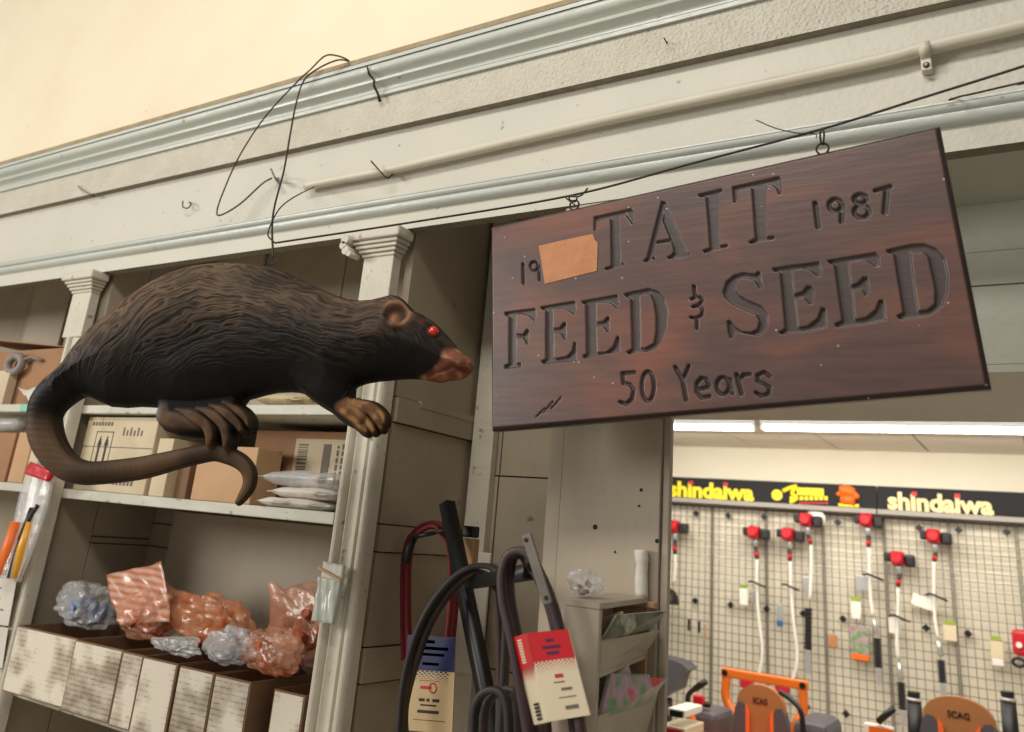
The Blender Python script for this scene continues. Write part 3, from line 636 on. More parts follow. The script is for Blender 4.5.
def rcol(x,y,hh):
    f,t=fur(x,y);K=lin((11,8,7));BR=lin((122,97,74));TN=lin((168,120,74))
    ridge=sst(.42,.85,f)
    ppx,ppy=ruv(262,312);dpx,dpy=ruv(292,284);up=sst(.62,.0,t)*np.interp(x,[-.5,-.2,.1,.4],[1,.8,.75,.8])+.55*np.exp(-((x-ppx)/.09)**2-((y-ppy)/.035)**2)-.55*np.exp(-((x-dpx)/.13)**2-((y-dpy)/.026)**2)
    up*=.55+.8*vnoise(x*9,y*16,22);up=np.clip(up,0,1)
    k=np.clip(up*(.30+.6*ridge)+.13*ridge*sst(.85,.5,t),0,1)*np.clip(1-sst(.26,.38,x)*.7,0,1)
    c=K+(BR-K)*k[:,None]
    def mix(c,w,col): return c+(np.asarray(col)-c)*np.clip(w,0,1)[:,None]
    s,p=sd_caps(*tail,x,y);R=.028;ng=vnoise(x*60,y*60,31);ang=vnoise(x*12,y*12,33)
    ty=ruv(60,445)[1];tw=(s>0)*sst(ty+.09,ty+.0,y)
    c=mix(c,(s>0)*1.,K*1.3);c=mix(c,tw*(.35+.5*sst(.3,.7,ang)),lin((102,77,55)));c=mix(c,(s>0)*(s<.006)*tw*.6,K)
    bd=sd_poly(body,x,y);c=np.where(((bd>.006)&(x>ruv(70,1)[0]))[:,None]&(s<=.02)[:,None],K+(BR-K)*k[:,None],c)
    for cc in ht+[heel]:
        s,p=sd_caps(*cc,x,y);c=mix(c,sst(.002,.012,s)*(.30+.5*ng),lin((110,82,58)))
    px=ruv(349,1)[0]
    for cc in ft:
        s,p=sd_caps(*cc,x,y);w=sst(.001,.012,s)*sst(px-.01,px+.03,x);c=mix(c,w*(.6+.4*ng),lin((120,84,56)))
        c=mix(c,sst(.007,.014,s)*w*.65*sst(.25,.7,ng),lin((184,140,90)))
    nx=ruv(441,1)[0];ny=ruv(1,352)[1]
    NP=RP([(438,385),(420,381),(436,374),(444,366),(446,356),(458,351),(466,356),(478,362),(476,374),(462,384)]);w=sst(-.008,.012,sd_poly(NP,x,y)+.006*(vnoise(x*90,y*90,61)-.5))
    ng2=vnoise(x*80,y*80,41);c=mix(c,w*(.55+.45*ng2)*(bd>0),lin((170,108,84)));c=mix(c,w*sst(.55,.8,vnoise(x*55,y*90,44))*.7,lin((206,150,112)));c=mix(c,w*sst(.6,.85,vnoise(x*50+9,y*70,45))*.6,lin((96,52,40)))
    m=sd_caps(RP([(430,378),(444,374),(455,370),(466,373)]),[.001]*4,x,y)[0];c=mix(c,np.exp(-(m/.0035)**2)*.8*(bd>0),lin((110,48,38)))
    ex,ey=ruv(401.5,320.5);er=rr(398,316,13);q=np.sqrt((x-ex)**2+((y-ey)/1.12)**2)/er
    c=mix(c,np.exp(-((q-.85)/.26)**2)*sst(-.9,.3,(x-ex)/er+.8*(y-ey)/er)*.95,lin((158,114,90)));c=mix(c,np.exp(-(q/.62)**4)*.85,lin((48,32,26)))
    nx,ny=ruv(399.5,326);nr=rr(396,322,5);q=np.sqrt(((x-nx)/.8)**2+((y-ny)/1.3)**2)/nr;c=mix(c,np.exp(-q**2)*.9,lin((170,122,92)))
    hx,hy=ruv(166,417);q=np.hypot((x-hx)/.55,y-hy);c=mix(c,np.exp(-(q/.022)**2)*.5,lin((120,126,128)))  # pale blue-grey highlight painted on the heel
    q=np.hypot(x-ruv(424.5,325.5)[0],y-ruv(424.5,325.5)[1]);c=mix(c,np.exp(-(q/.006)**2)*.7,lin((120,30,30)))
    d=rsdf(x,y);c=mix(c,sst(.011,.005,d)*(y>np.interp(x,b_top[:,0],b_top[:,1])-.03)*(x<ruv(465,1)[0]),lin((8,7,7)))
    return c
rat_org=rh.copy()
rat=empty('rat_sculpture',rat_org)
allp=np.array(list(body)+tail[0]);bd4=(allp[:,0].min()-.06,allp[:,0].max()+.02,allp[:,1].min()-.05,allp[:,1].max()+.02)
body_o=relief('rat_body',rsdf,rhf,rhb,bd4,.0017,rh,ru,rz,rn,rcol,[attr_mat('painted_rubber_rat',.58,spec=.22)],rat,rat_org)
u,v=ruv(436,336.5);hh=float(rhf(np.array([u]),np.array([v]))[0])
b=MB();c=Vector(rh+ru*u+rz*v+rn*(hh-.002));R_=rr(433,331,5.3);pr=[(R_*math.cos(q),R_*math.sin(q)) for q in np.linspace(0,math.pi/2*.97,8)];b.lathe(pr,c,rn,18)
tag(b.build('eye',mat('red_glossy_eye',(214,36,22),.15,coat=1),rat),'glossy red eye')
tag(rat,'large black and brown sculpted rat with red eye and curled tail, hanging from a cord','rat')
# eyelet on its back
b=MB();u,v=ruv(272,264);c=Vector(rh+ru*u+rz*(v+.006))
b.tube([c+Vector(ru)*math.cos(q)*.009+Vector(rz)*math.sin(q)*.009 for q in np.linspace(0,2*math.pi,14,endpoint=False)],.002,6,closed=True);b.build('eyelet',M['wire'],rat)
rat_eye=c+Vector(rz)*.009
#============================================================ WIRES, CONDUIT, NAILS ON THE FRIEZE
def wire(name,pts,r,label,cat='wire',m='wire',n=10,group=None):
    b=MB();b.tube(cr(pts,n),r,6);return tag(b.build(name,M[m]),label,cat,group)
k1=VY(275,243,1.40)
WY=lambda x,y,Y:VY(x,y,Y)
wire('hanging_wire',[k1,WY(420,221,1.52),WY(571,195.5,eyes[0].y),WY(690,164,1.64),WY(822,129,eyes[1].y),WY(925,97,1.62),WY(1024,66,1.6),WY(1100,40,1.62),(1.1,1.80,2.72),(1.6,1.892,2.78)],.0026,'thin dark wire strung across and holding up the carved sign')
wire('wire_tie',[eyes[0]+Vector((0,-.001,-.004)),WY(569,199,1.628),WY(572,195,1.624),WY(577,198,1.62),eyes[0]+Vector((.004,-.004,-.006))],.002,'twist of wire joining the left eye screw to the hanging wire')
wire('wire_tie',[eyes[1]+Vector((0,-.001,-.004)),WY(820,135,1.628),WY(822,128.5,1.624),WY(824,134,1.62),eyes[1]+Vector((.004,-.004,-.006))],.002,'twist of wire joining the right eye screw to the hanging wire')
wire('wire_tail',[WY(756,120,1.6),WY(775,128,1.6),WY(797,133,1.62),WY(815,134,1.63),eyes[1]+Vector((-.01,0,.014))],.0012,'loose twisted wire end above the right eye screw of the sign')
wire('wire_tail',[WY(588,188,1.62),WY(580,196,1.62),WY(566,197,1.62),WY(575,205,1.62)],.002,'short bent wire end at the left eye screw of the sign')
wire('looped_cord',[rat_eye,WY(273,215,1.42),WY(284,170,1.5),WY(291,130,1.58),WY(297,100,1.66),WY(305,79,1.71),WY(321,67,1.74),WY(338,60,1.76),WY(349,61,1.775),WY(338,56,1.77),WY(325,56,1.76),WY(310,70,1.76),WY(297,82,1.76),WY(265,117,1.76),WY(240,155,1.78),WY(224,190,1.8),WY(217,211,1.81),WY(221,215,1.82),WY(240,204,1.84),WY(262,184,1.86),WY(272,178,1.87)],.0029,'dark looped cord running from the cornice ledge down to the rat')
wire('cord_loop',[WY(314,187,1.87),WY(296,196,1.6),WY(281,207,1.43),WY(272,222,1.41),WY(268,235,1.405),k1],.002,'short cord from the conduit end to the rat hanging cord','cord')
wire('loose_wire',[WY(274,178,1.88),WY(290,177,1.875),WY(300,182,1.872),WY(312,184,1.87)],.0015,'pale wire between the rusty screw and the conduit end',m='pipe')
wire('loose_wire',[WY(949,100,1.86),WY(962,96,1.84),WY(972,94,1.8),WY(1024,82,1.7),WY(1080,70,1.72),(1.1,1.82,2.66),(1.6,1.892,2.74)],.0022,'second dark wire tied to the frieze at the right edge')
b=MB();pts=[WY(x,y,1.87) for x,y in((306,186),(330,181),(387,170),(450,155.5),(595,122),(740,90.5),(880,60),(925,48),(1024,25),(1150,-6))]+[Vector((.9,1.87,2.80)),Vector((2.0,1.87,2.84)),Vector((3.1,1.87,2.84))];b.tube(cr(pts,6),.0158,12)
tg=tag(b.build('conduit_pipe',M['pipe']),'painted conduit pipe running along the frieze above the sign','pipe')
t=empty('pipe_clamp',VY(925,60,1.88));b=MB()
cc=VY(925,50,1.87);b.tube([cc+Vector((x,0,0)) for x in(-.011,.011)],.0195,14);b.bbox(cc.x-.011,cc.x+.011,1.872,1.898,cc.z-.05,cc.z-.01,.003);b.build('strap',M['pipe'],t)
b=MB();b.lathe([(.007,0),(.007,.003),(.003,.006)],(cc.x,1.872,cc.z-.038),(0,-1,0),10);b.build('screw_head',M['steel'],t)
tag(t,'small metal pipe clamp screwed to the frieze at the right','clamp')
def nail(pts,r,label,cat='nail',m='wire'): b=MB();b.tube(cr(pts,4),r,6);return tag(b.build('nail' if cat=='nail' else cat,M[m]),label,cat)
nail([WY(371,161,1.83),WY(379,170,1.84),WY(387,178,1.85),WY(392,175,1.88),WY(393,174,1.9)],.0028,'bent rusty nail sticking out over the conduit pipe')
nail([WY(183,201,1.87),WY(183,207,1.868),WY(188,208,1.87),WY(191,204,1.88),WY(189,202,1.9)],.0025,'small rusty hook in the middle of the frieze, left of the cord loop','hook')
nail([WY(78,186,1.86),WY(84,191,1.855),WY(94,196,1.86),WY(90,192,1.9)],.002,'small twisted nail on the left part of the frieze')
nail([WY(271,169,1.86),WY(275,178,1.87),WY(280,184,1.86),WY(277,178,1.9)],.004,'rusty screw holding the cord on the frieze','screw',m='steel')
nail([WY(946,99,1.87),WY(951,103,1.865),WY(950,98,1.9)],.003,'painted hook holding the wire on the frieze, right of the clamp','hook',m='pipe')
nail([WY(664,38,1.84),WY(667,43,1.845),WY(666,41,1.88)],.002,'tiny nail in the rough band of the cornice')
#============================================================ SHELF CONTENTS
def face_rect(b,x0,x1,z0,z1,Y,m=0,th=.0012): b.box(x0,x1,Y-th,Y,z0,z1,m)
# row of labelled boxes
def open_box(x0,x1,yf,yb,z0,z1,lm,label,lean=0):
    t=empty('parts_box',((x0+x1)/2,(yf+yb)/2,z0));b=MB();w=.004
    b.box(x0,x1,yf,yf+w,z0,z1);b.box(x0,x1,yb-w,yb,z0,z1);b.box(x0,x0+w,yf+w,yb-w,z0,z1);b.box(x1-w,x1,yf+w,yb-w,z0,z1);b.box(x0+w,x1-w,yf+w,yb-w,z0,z0+w)
    b.build('carton',M['cardd'],t)
    b=MB();b.bbox(x0+.004,x1-.005,yf-.002,yf-.0002,z0+.004,z1-.005,.0008);b.build('paper_label',lm,t)
    t.rotation_euler=(0,0,math.radians(3.0));tag(t,label,'box','labelled parts boxes on the lowest shelf');return t
bl=[(18,70,'leftmost aged labelled box in the row, below the blue bag',0),(76,118,'second aged labelled box from the left in the row on the lowest shelf',0),(122.5,141.5,'third labelled box in the row, half covered by the protruding one',0),(143,177,'labelled box standing slightly forward, fourth in the row under the orange bags',-.015),(179.5,212,'fifth labelled box in the row, with reddish handwriting low on it',0),(215,249,'sixth labelled box in the row, its brown side showing on the right',0),(274,310,'heavily marked labelled box at the right end of the row beside the pilaster',0)]
BXS=[]
for i,(xl,xr,lb,dy) in enumerate(bl):
    yf=(1.855 if i<6 else 1.905)+dy;yl=628+(xl-18)*.222;xa=oY(xl,yl,yf)[0];xb=oY(xr,yl+7,yf)[0]-.001
    if i in(0,1,4): xb=oY(bl[i+1][0],yl+14,yf)[0]-.016
    if i==3: xb-=.007
    if i==6: xb=min(xb,-1.765)
    open_box(xa,xb,yf,2.20,ZL+.001,1.6-(1.6-1.13)*yf/1.95,LBL[i%3],lb);BXS.append((xa,xb))
# crumpled plastic bags
def bag(name,c,size,seed,m,label,contents=None,tilt=0,group='plastic bags of parts on the box row'):
    t=empty(name,c);r=np.random.default_rng(seed)
    bm=bmesh.new();bmesh.ops.create_icosphere(bm,subdivisions=5,radius=1);co=np.array([v.co for v in bm.verts])
    n=co.copy();ridg=np.zeros(len(n))
    for k in range(16):
        d=r.normal(size=3);d/=np.linalg.norm(d);f=r.uniform(.9,3.2);ph=r.uniform(0,6);e=r.normal(size=3)*.5
        tt=(n@d)*f+ph+.5*np.sin(n@e*3);ridg+=(2*np.abs((tt%1)-.5)-.5)/f**.8
    rad=1+.11*ridg
    for k in range(5):
        d=r.normal(size=3);d[2]=abs(d[2])*.7;d/=np.linalg.norm(d);rad=rad+.32*np.exp(-((1-n@d)/.05))
    co=n*rad[:,None]
    co[:,2]=np.where(co[:,2]<0,co[:,2]*.55,co[:,2]);co[:,0]+=.15*np.sin(co[:,2]*3+seed);co[:,1]*=.8
    co=np.sign(co)*np.abs(co)**.85
    co=co*np.array(size)+np.array(c)
    co[:,2]-=co[:,2].min()-c[2]
    ca,sa=math.cos(tilt),math.sin(tilt);x=co[:,0]-c[0];z=co[:,2]-c[2];co[:,0]=c[0]+x*ca+z*sa;co[:,2]=np.maximum(c[2]+z*ca-x*sa,c[2])
    b=MB();b.add(co,[[v.index for v in f.verts] for f in bm.faces],0,False);bm.free();b.build('plastic_film',m,t)
    if contents:
        b=MB()
        for _ in range(contents[1]):
            p=r.normal(size=3)*np.array(size)*.30+np.array(c)+np.array([0,0,size[2]*.62]);d=r.normal(size=3);d/=np.linalg.norm(d);L_=size[0]*r.uniform(.2,.5)
            q1=p-d*L_/2;q2=p+d*L_/2;q1[2]=max(q1[2],c[2]+.01);q2[2]=max(q2[2],c[2]+.01)
            b.tube([q1,q2],contents[2]*r.uniform(.6,1.2),8)
        b.build('contents',contents[0],t)['kind']='stuff'
    return tag(t,label,'bag',group)
def sheet(P00,P10,P11,P01,nu,nv,amp,seed,th=.0015):
    P00,P10,P11,P01=[np.array(p,float) for p in(P00,P10,P11,P01)];nn=np.cross(P10-P00,P01-P00);nn/=np.linalg.norm(nn);b=MB()
    U=np.linspace(0,1,nu);V_=np.linspace(0,1,nv)
    for s in(0,1):
        for v in V_:
            for u in U:
                p=(P00*(1-u)+P10*u)*(1-v)+(P01*(1-u)+P11*u)*v
                w=float(vnoise(np.array([u*5+seed]),np.array([v*4+seed]),seed)[0]-.5)*2+.6*math.sin(u*17+v*6+seed)
                b.v.append(tuple(p+nn*(amp*w+s*th)))
    o=nu*nv
    for j in range(nv-1):
        for i in range(nu-1):
            q=(j*nu+i,j*nu+i+1,(j+1)*nu+i+1,(j+1)*nu+i);b.face(q,0,True);b.face([o+k for k in q][::-1],0,True)
    ed=[i for i in range(nu)]+[j*nu+nu-1 for j in range(1,nv)]+[(nv-1)*nu+i for i in range(nu-2,-1,-1)]+[j*nu for j in range(nv-2,0,-1)]
    for k in range(len(ed)): a_,c_=ed[k],ed[(k+1)%len(ed)];b.face((a_,c_,o+c_,o+a_),0)
    return b
mo=mat('orange_printed_film',(222,164,136),.25,coat=.5,alpha=.72);nt=mo.node_tree;w=nt.nodes.new('ShaderNodeTexWave');w.bands_direction='Z';w.inputs['Scale'].default_value=14;w.inputs['Distortion'].default_value=2.5
tc=nt.nodes.new('ShaderNodeTexCoord');nt.links.new(tc.outputs['Object'],w.inputs[0]);r_=nt.nodes.new('ShaderNodeValToRGB');r_.color_ramp.elements[0].color=(*lin((214,126,88)),1);r_.color_ramp.elements[1].color=(*lin((222,188,168)),1)
nt.links.new(w.outputs[1],r_.inputs[0]);nt.links.new(r_.outputs[0],nt.nodes['Principled BSDF'].inputs['Base Color'])
zt=1.158
def bp(x,y,Y): p=oY(x,y,Y);return [p[0],Y,zt]
bag('plastic_bag',bp(79,632,2.02),(.115,.10,.085),3,M['cbag'],'clear plastic bag with blue parts inside, left end of the bag pile',(M['bluep'],9,.022),tilt=.15)
bag('plastic_bag',bp(146,650,2.03),(.108,.09,.10),11,M['obag'],'crumpled orange plastic bag standing with its open striped top upright',(M['copper'],14,.014))
pb_=[o for o in COL.objects if o.name.startswith('plastic_bag')][-1]
sheet(oY(118,625,1.99),oY(170,622,1.99),oY(163,562,2.03),oY(107,575,2.03),24,20,.006,5).build('gathered_top',mo,pb_)
bag('plastic_bag',bp(209,662,2.09),(.150,.08,.10),21,M['obag2'],'bright orange plastic bag in the middle of the pile, behind the white one',(M['copper'],18,.016))
bag('plastic_bag',bp(228,674,1.955),(.095,.055,.062),31,M['wbag'],'small milky white plastic bag in front of the orange ones',(M['inkg'],3,.008))
bag('plastic_bag',bp(266,684,1.955),(.105,.048,.070),41,M['obag'],'orange plastic bag lying low above the gap between two boxes',(M['copper'],12,.014))
bag('plastic_bag',bp(294,676,2.13),(.135,.06,.13),51,M['obag'],'orange plastic bag at the right end beside the pilaster',(M['copper'],16,.018))
bag('plastic_bag',bp(176,664,1.93),(.09,.035,.030),61,M['cbag'],'thin crumpled clear bag on the front edge of the box row',(M['silver'],4,.006))
# white box with arrows
def pbx(name,px0,px1,pyb,pyt,Y,depth,m,label,z0=None,cat='box',bev=.003,group=None):
    xa=oY(px0,pyb,Y)[0];xb=oY(px1,pyb,Y)[0];z0=ZM+.001 if z0 is None else z0;z1=oY((px0+px1)/2,pyt,Y)[2]
    t=empty(name,((xa+xb)/2,Y+depth/2,z0));b=MB();b.bbox(xa,xb,Y,Y+depth,z0,z1,bev);b.build('carton',m,t);tag(t,label,cat,group);return t,xa,xb,z0,z1
t,xa,xb,z0,z1=pbx('shipping_box',71,143,495,417,1.95,.3,M['white_card'],'yellowed white carton with two upward arrows, seen through the tail curl')
W=xb-xa;H=z1-z0;b=MB();Y=1.95
fx0,fx1,fz0,fz1=xa+W*.17,xa+W*.42,z0+H*.18,z0+H*.80;w=.003
for r in((fx0,fx1,fz1-w,fz1),(fx0,fx0+w,fz0,fz1),(fx1-w,fx1,fz0,fz1),(fx0,fx1,fz0,fz0+w)): face_rect(b,*r,Y)
for k in(.3,.7):
    c=fx0+(fx1-fx0)*k;face_rect(b,c-.006,c+.006,fz0+.01,fz1-.05,Y);b.prism([(c-.013,Y,fz1-.052),(c+.013,Y,fz1-.052),(c,Y,fz1-.015)],(0,-.0012,0))
b.build('arrow_mark',M['ink'],t)
b=MB()
for k in range(7):
    q=xa+W*(.08+.045*k);face_rect(b,q,q+W*.03,z1-H*.12,z1-H*.07,Y)
for k in range(6): q=xa+W*(.55+.05*k);face_rect(b,q,q+W*.03,z0+H*.10,z0+H*.17,Y);face_rect(b,q,q+W*.02,z1-H*.25,z1-H*.14-.01*(k%2),Y)
b.build('print',M['inkg'],t);b=MB();face_rect(b,xa+.002,xb-.002,z0+H*.585,z0+H*.595,Y);b.build('box_seam',M['inkg'],t)
pbx('small_box',147,162,499,438,1.96,.25,M['white_card'],'narrow pale box standing right of the white carton')
pbx('small_box',172,184,500,460,2.0,.2,M['cardd'],'short dark brown box behind the rat tail')
t,xa,xb,z0,z1=pbx('cardboard_box',189,249,504,446,1.955,.11,M['card2'],'orange-tan cardboard box framed by the curled tail tip')
t,xa,xb,z0,z1=pbx('cardboard_box',243,349,512,431,2.10,.24,M['card'],'large brown cardboard box with a white shipping label on the middle shelf')
W=xb-xa;H=z1-z0;b=MB();lx0,lx1,lz0,lz1=xa+W*.42,xb-.004,z0+H*.12,z0+H*.90;face_rect(b,lx0,lx1,lz0,lz1,2.10);b.build('shipping_label',M['white_card'],t)
b=MB();LW=lx1-lx0;LH=lz1-lz0
z=lz0+LH*.1
while z<lz1-LH*.1:
    h=random.choice([.003,.005,.008]);face_rect(b,lx0+LW*.06,lx0+LW*.22,z,z+h,2.0985);z+=h+random.choice([.003,.005])
face_rect(b,lx0+LW*.48,lx0+LW*.60,lz0+LH*.08,lz1-LH*.08,2.0985)
for q in(.70,.78,.88): 
    z=lz0+LH*.2
    while z<lz1-LH*.1: h=random.uniform(.008,.02);face_rect(b,lx0+LW*q,lx0+LW*(q+.03),z,z+h,2.0985);z+=h+.005
b.build('barcode',M['inkg'],t)
BZ=oY(112,418,1.95)[2]+.0015
# black gap above: dark flat box on the middle stack, black rolls
rr_=min(.055,(ZU-.036-BZ)/2);zc_=BZ+rr_;b=MB();c=oY(137,414,2.12);b.lathe([(rr_*.72,0),(rr_,.002),(rr_,.1),(rr_*.72,.102)],(c[0],2.08,zc_),(0,1,0),24)
b.lathe([(rr_*.45,-.003),(rr_*.45,.104)],(c[0],2.08,zc_),(0,1,0),16,1)
tag(b.build('tape_roll',[M['black'],M['gap']]),'black roll lying on top of the white arrow carton under the top shelf','roll')
o=[o for o in COL.objects if o.name=='tape_roll'][0]
# paper packets right
def slab(name,pts_front,depth,zt_,th,m,label,cat,amp=.004,seed=1,group=None,dz=0):
    """soft flat packet: pillow"""
    x0,x1,y0=pts_front;b=MB();nu,nv=22,12
    for s in(0,1):
        for j in range(nv):
            for i in range(nu):
                u=i/(nu-1);v=j/(nv-1);e=(min(u,1-u)*6,min(v,1-v)*5);k=min(1,e[0])*min(1,e[1]);k=math.sqrt(k)
                n_=float(vnoise(np.array([u*6.+seed]),np.array([v*5.+seed]),seed)[0]-.5)
                z=zt_+th*.5+(s-.5)*th*k+ (n_*amp if s else 0)+dz*u;z=max(z,zt_+dz*u+.0005) if not s else z
                b.v.append((x0+(x1-x0)*u,y0+depth*v+.008*math.sin(u*5+seed),z))
    o_=nu*nv
    for j in range(nv-1):
        for i in range(nu-1):
            q=(j*nu+i,j*nu+i+1,(j+1)*nu+i+1,(j+1)*nu+i);b.face(q[::-1],0,True);b.face([o_+k for k in q],0,True)
    ed=[i for i in range(nu)]+[j*nu+nu-1 for j in range(1,nv)]+[(nv-1)*nu+i for i in range(nu-2,-1,-1)]+[j*nu for j in range(nv-2,0,-1)]
    for k in range(len(ed)): a_,c_=ed[k],ed[(k+1)%len(ed)];b.face((a_,c_,o_+c_,o_+a_),0)
    return tag(b.build(name,m),label,cat,group)
x_a=oY(256,500,1.93)[0]
slab('paper_packet',(x_a,-1.79,1.926),.12,ZM+.001,.028,M['paper'],'lowest flat white paper packet on the middle shelf by the pilaster','packet',seed=3,amp=.006)
slab('paper_packet',(oY(266,490,1.93)[0],-1.775,1.93),.14,ZM+.031,.034,M['paper'],'middle white packet in the stack on the middle shelf','packet',seed=7,amp=.008)
slab('plastic_packet',(oY(258,485,1.93)[0],-1.78,1.925),.15,ZM+.067,.046,M['wbag'],'translucent white plastic packet on top of the paper stack','packet',seed=12,amp=.014)
slab('paper_bag',(oY(252,408,1.93)[0],oY(334,408,1.93)[0],1.93),.2,ZU+.001,.040,mat('crumpled_kraft_paper',(214,196,160),.8,(186,160,122),12,.9,bump=.8,bscale=25),'crumpled tan paper bag on the top shelf under the rat belly','bag',seed=17,amp=.03)
# left bay
t,xa,xb,z0,z1=pbx('cardboard_box',-62,55,402,352,1.98,.3,M['card'],'open brown cardboard box on the upper left shelf',z0=ZU2+.001)
b=MB();b.prism([(xb-.0,1.985,z1),(xb,2.27,z1),(xa,2.27,z1+.09),(xa,1.985,z1+.09)],(0,0,.004));b.build('flap',M['card'],t)
t,xa,xb,z0,z1=pbx('cardboard_box',-60,2,402,372,1.935,.04,M['white_card'],'pale box corner at the left edge of the upper left shelf',z0=ZU2+.001)
b=MB();c=VY(13,371,1.95)
pts=[(x,1.95,z) for x,z in [(c.x+.055*math.cos(q),c.z+.030+.036*math.sin(q)) for q in np.linspace(0,2*math.pi,22,endpoint=False)]]
b.tube(pts,.017,10,closed=True);b.tube([(c.x+.04,1.95,c.z+.045),(c.x+.1,1.96,c.z+.062),(c.x+.17,1.97,c.z+.045)],[.008,.006,.008],8)
zmin=min(v[2] for v in b.v);dz=0
o=b.build('wire_coil',mat('grey_coil_sleeve',(150,140,134),.6,(120,110,104),30,.8));tag(o,'grey coil with a black centre lying against the cardboard box at the upper left','coil')
sheet(oY(14,392,1.94),oY(36,402,1.94),oY(50,384,1.96),oY(22,390,1.96),12,10,.006,9,.002)
b=sheet(oY(18,388,1.93),oY(31,402,1.93),oY(46,382,1.95),oY(26,392,1.95),12,10,.004,9,.002);tag(b.build('paper_scrap',M['paper']),'folded pale paper scrap leaning on the upper left shelf edge','paper')
pbx('small_box',-30,4,481,432,1.95,.2,M['card'],'brown box at the left edge on the middle left shelf',z0=ZM2+.001)
pbx('small_box',7,22,481,432,1.95,.22,M['card2'],'tan box with rubbed edge second from the left on the middle left shelf',z0=ZM2+.001)
pbx('small_box',23,38,482,432,1.945,.22,M['white_card'],'pale box behind the outer curve of the tail on the middle left shelf',z0=ZM2+.001)
b=MB();p=oY(12,422,1.97);b.tube([(p[0]-.3,1.97,p[2]),(p[0]-.1,1.97,p[2]-.004),(p[0]+.055,1.97,p[2]),(p[0]+.07,1.97,p[2]+.006)],[.026,.03,.026,.01],14)
zz=min(v[2] for v in b.v);tp=oY(15,432,1.95)[2]
o=b.build('plastic_roll',M['cbag']);o.location.z+=(tp+.002-zz);tag(o,'clear plastic roll lying on the boxes under the upper left shelf','roll')
# hanging packet with red header, left post
t=empty('hanging_packet',VY(25,470,1.84))
b=sheet(oY(2,578,1.83),oY(22,582,1.83),oY(58,470,1.85),oY(30,462,1.85),14,22,.006,4,.012);b.build('plastic_film',M['cbag'],t)
b=sheet(oY(27,474,1.828),oY(50,482,1.828),oY(55,471,1.83),oY(33,462,1.83),8,6,.003,4,.014);b.build('header_card',M['red'],t)
b=MB();b.tube([oY(4,575,1.832),oY(9,550,1.832),oY(17,522,1.834)],[.024,.026,.02],10);b.build('handle',M['orange2'],t)
b=MB();b.tube([oY(17,578,1.832),oY(23,548,1.832),oY(31,522,1.834)],[.02,.02,.015],10);b.build('handle',M['amber'],t)
b=MB();b.tube(cr([oY(9,578,1.826),oY(14,560,1.826),oY(24,530,1.828),oY(38,505,1.83)],5),.008,8);b.build('tool_rod',M['black'],t)
b=MB();b.tube([oY(22,540,1.832),oY(33,508,1.832)],[.016,.012],8);b.build('tool_head',M['black'],t)
b=MB();b.tube([oY(42,466,1.86),oY(42,464,1.873)],.003,6);b.build('hang_nail',M['wire'],t)
tag(t,'clear packet with red header holding yellow-handled tools, hanging on the left pilaster','packet')
t=empty('price_tag',VY(8,620,1.87));b=MB()
P=[VY(x,y,1.868) for x,y in((-14,572),(17,578),(8,626),(-20,622))];b.prism(P,(0,.0015,0));P=[VY(x,y,1.868) for x,y in((-20,624),(8,628),(2,668),(-22,664))];b.prism(P,(0,.0015,0));b.build('card',M['paper'],t)
b=MB()
for x,y,w in((-2,588,7),(-2,598,4),(0,610,6),(-6,642,5)): p=VY(x,y,1.8665);b.box(p.x,p.x+w*.003,1.8655,1.8675,p.z,p.z+.004)
b.build('print',M['inkg'],t);tag(t,'white card tags pinned to the left pilaster below the tool packet','tag')
# white packet clipped on the pilaster
t=empty('clipped_packet',VY(331,592,1.83))
b=sheet(oY(314,621,1.845),oY(335,624,1.845),oY(343,580,1.85),oY(322,577,1.85),14,16,.004,3,.012);b.build('packet',mat('white_translucent_packet',(206,208,196),.35,(168,178,164),20,.8,coat=.4),t)
b=sheet(oY(323,578,1.842),oY(343,582,1.842),oY(346,566,1.85),oY(325,562,1.85),8,6,.003,6,.008);b.build('folded_top',M['paper'],t)
b=MB();b.tube(cr([oY(319,568,1.836),oY(328,573,1.83),oY(336,577,1.834),oY(342,580,1.84)],4),.004,6);b.build('rubber_band',M['card2'],t)
b=MB();b.tube([oY(333,572,1.84),oY(333,572,1.872)],.002,6);b.build('hang_nail',M['wire'],t)
tag(t,'small white packet bundled with a band, hanging on the right pilaster','packet')
#============================================================ NICHE: rack, belts
t=empty('belt_rack',VY(482,690,1.95));b=MB()
p0=oY(447,503,1.99);p1=oY(487,700,1.93);ex=p1-p0;p2=p1+ex*.9
b.tube([p0,p1,p2],.023,4);b.build('upright_tube',M['dark'],t)
b=MB();b.tube([oY(470,583,1.95),oY(505,577,1.7),oY(533,571,1.47)],.019,4);b.build('arm',M['dark'],t)
b=MB();p=oY(472,530,2.05);b.bbox(p[0]-.02,p[0]+.02,2.03,2.06,p[2]-.02,p[2]+.01,.004);b.build('bracket',M['black'],t);b=MB();b.bbox(p[0]-.015,p[0]+.03,2.02,2.05,p[2]-.09,p[2]-.022,.004);b.build('latch_block',M['card2'],t)
b=MB();b.tube([oY(405,562,1.98),oY(411,545,1.98),oY(416,536,2.0)],[.014,.011,.007],8);b.tube([oY(413,537,1.98),oY(434,533,1.98)],.006,8);b.tube([oY(434,533,1.98),oY(452,528,1.99)],.005,8);b.build('peg',M['dark'],t)
b=MB();b.bbox(*sorted([oY(452,550,2.3)[0],oY(482,550,2.3)[0]]),2.3,2.31,1.05,1.62,.002)
b=MB();pz=VY(470,640,2.33);b.bbox(pz.x-.06,pz.x+.05,2.325,2.336,1.2,1.545,.003);tag(b.build('white_board_piece',M['paper']),'white board standing behind the black rack tube','board')
tag(t,'black square steel belt rack leaning in the dark niche','rack')
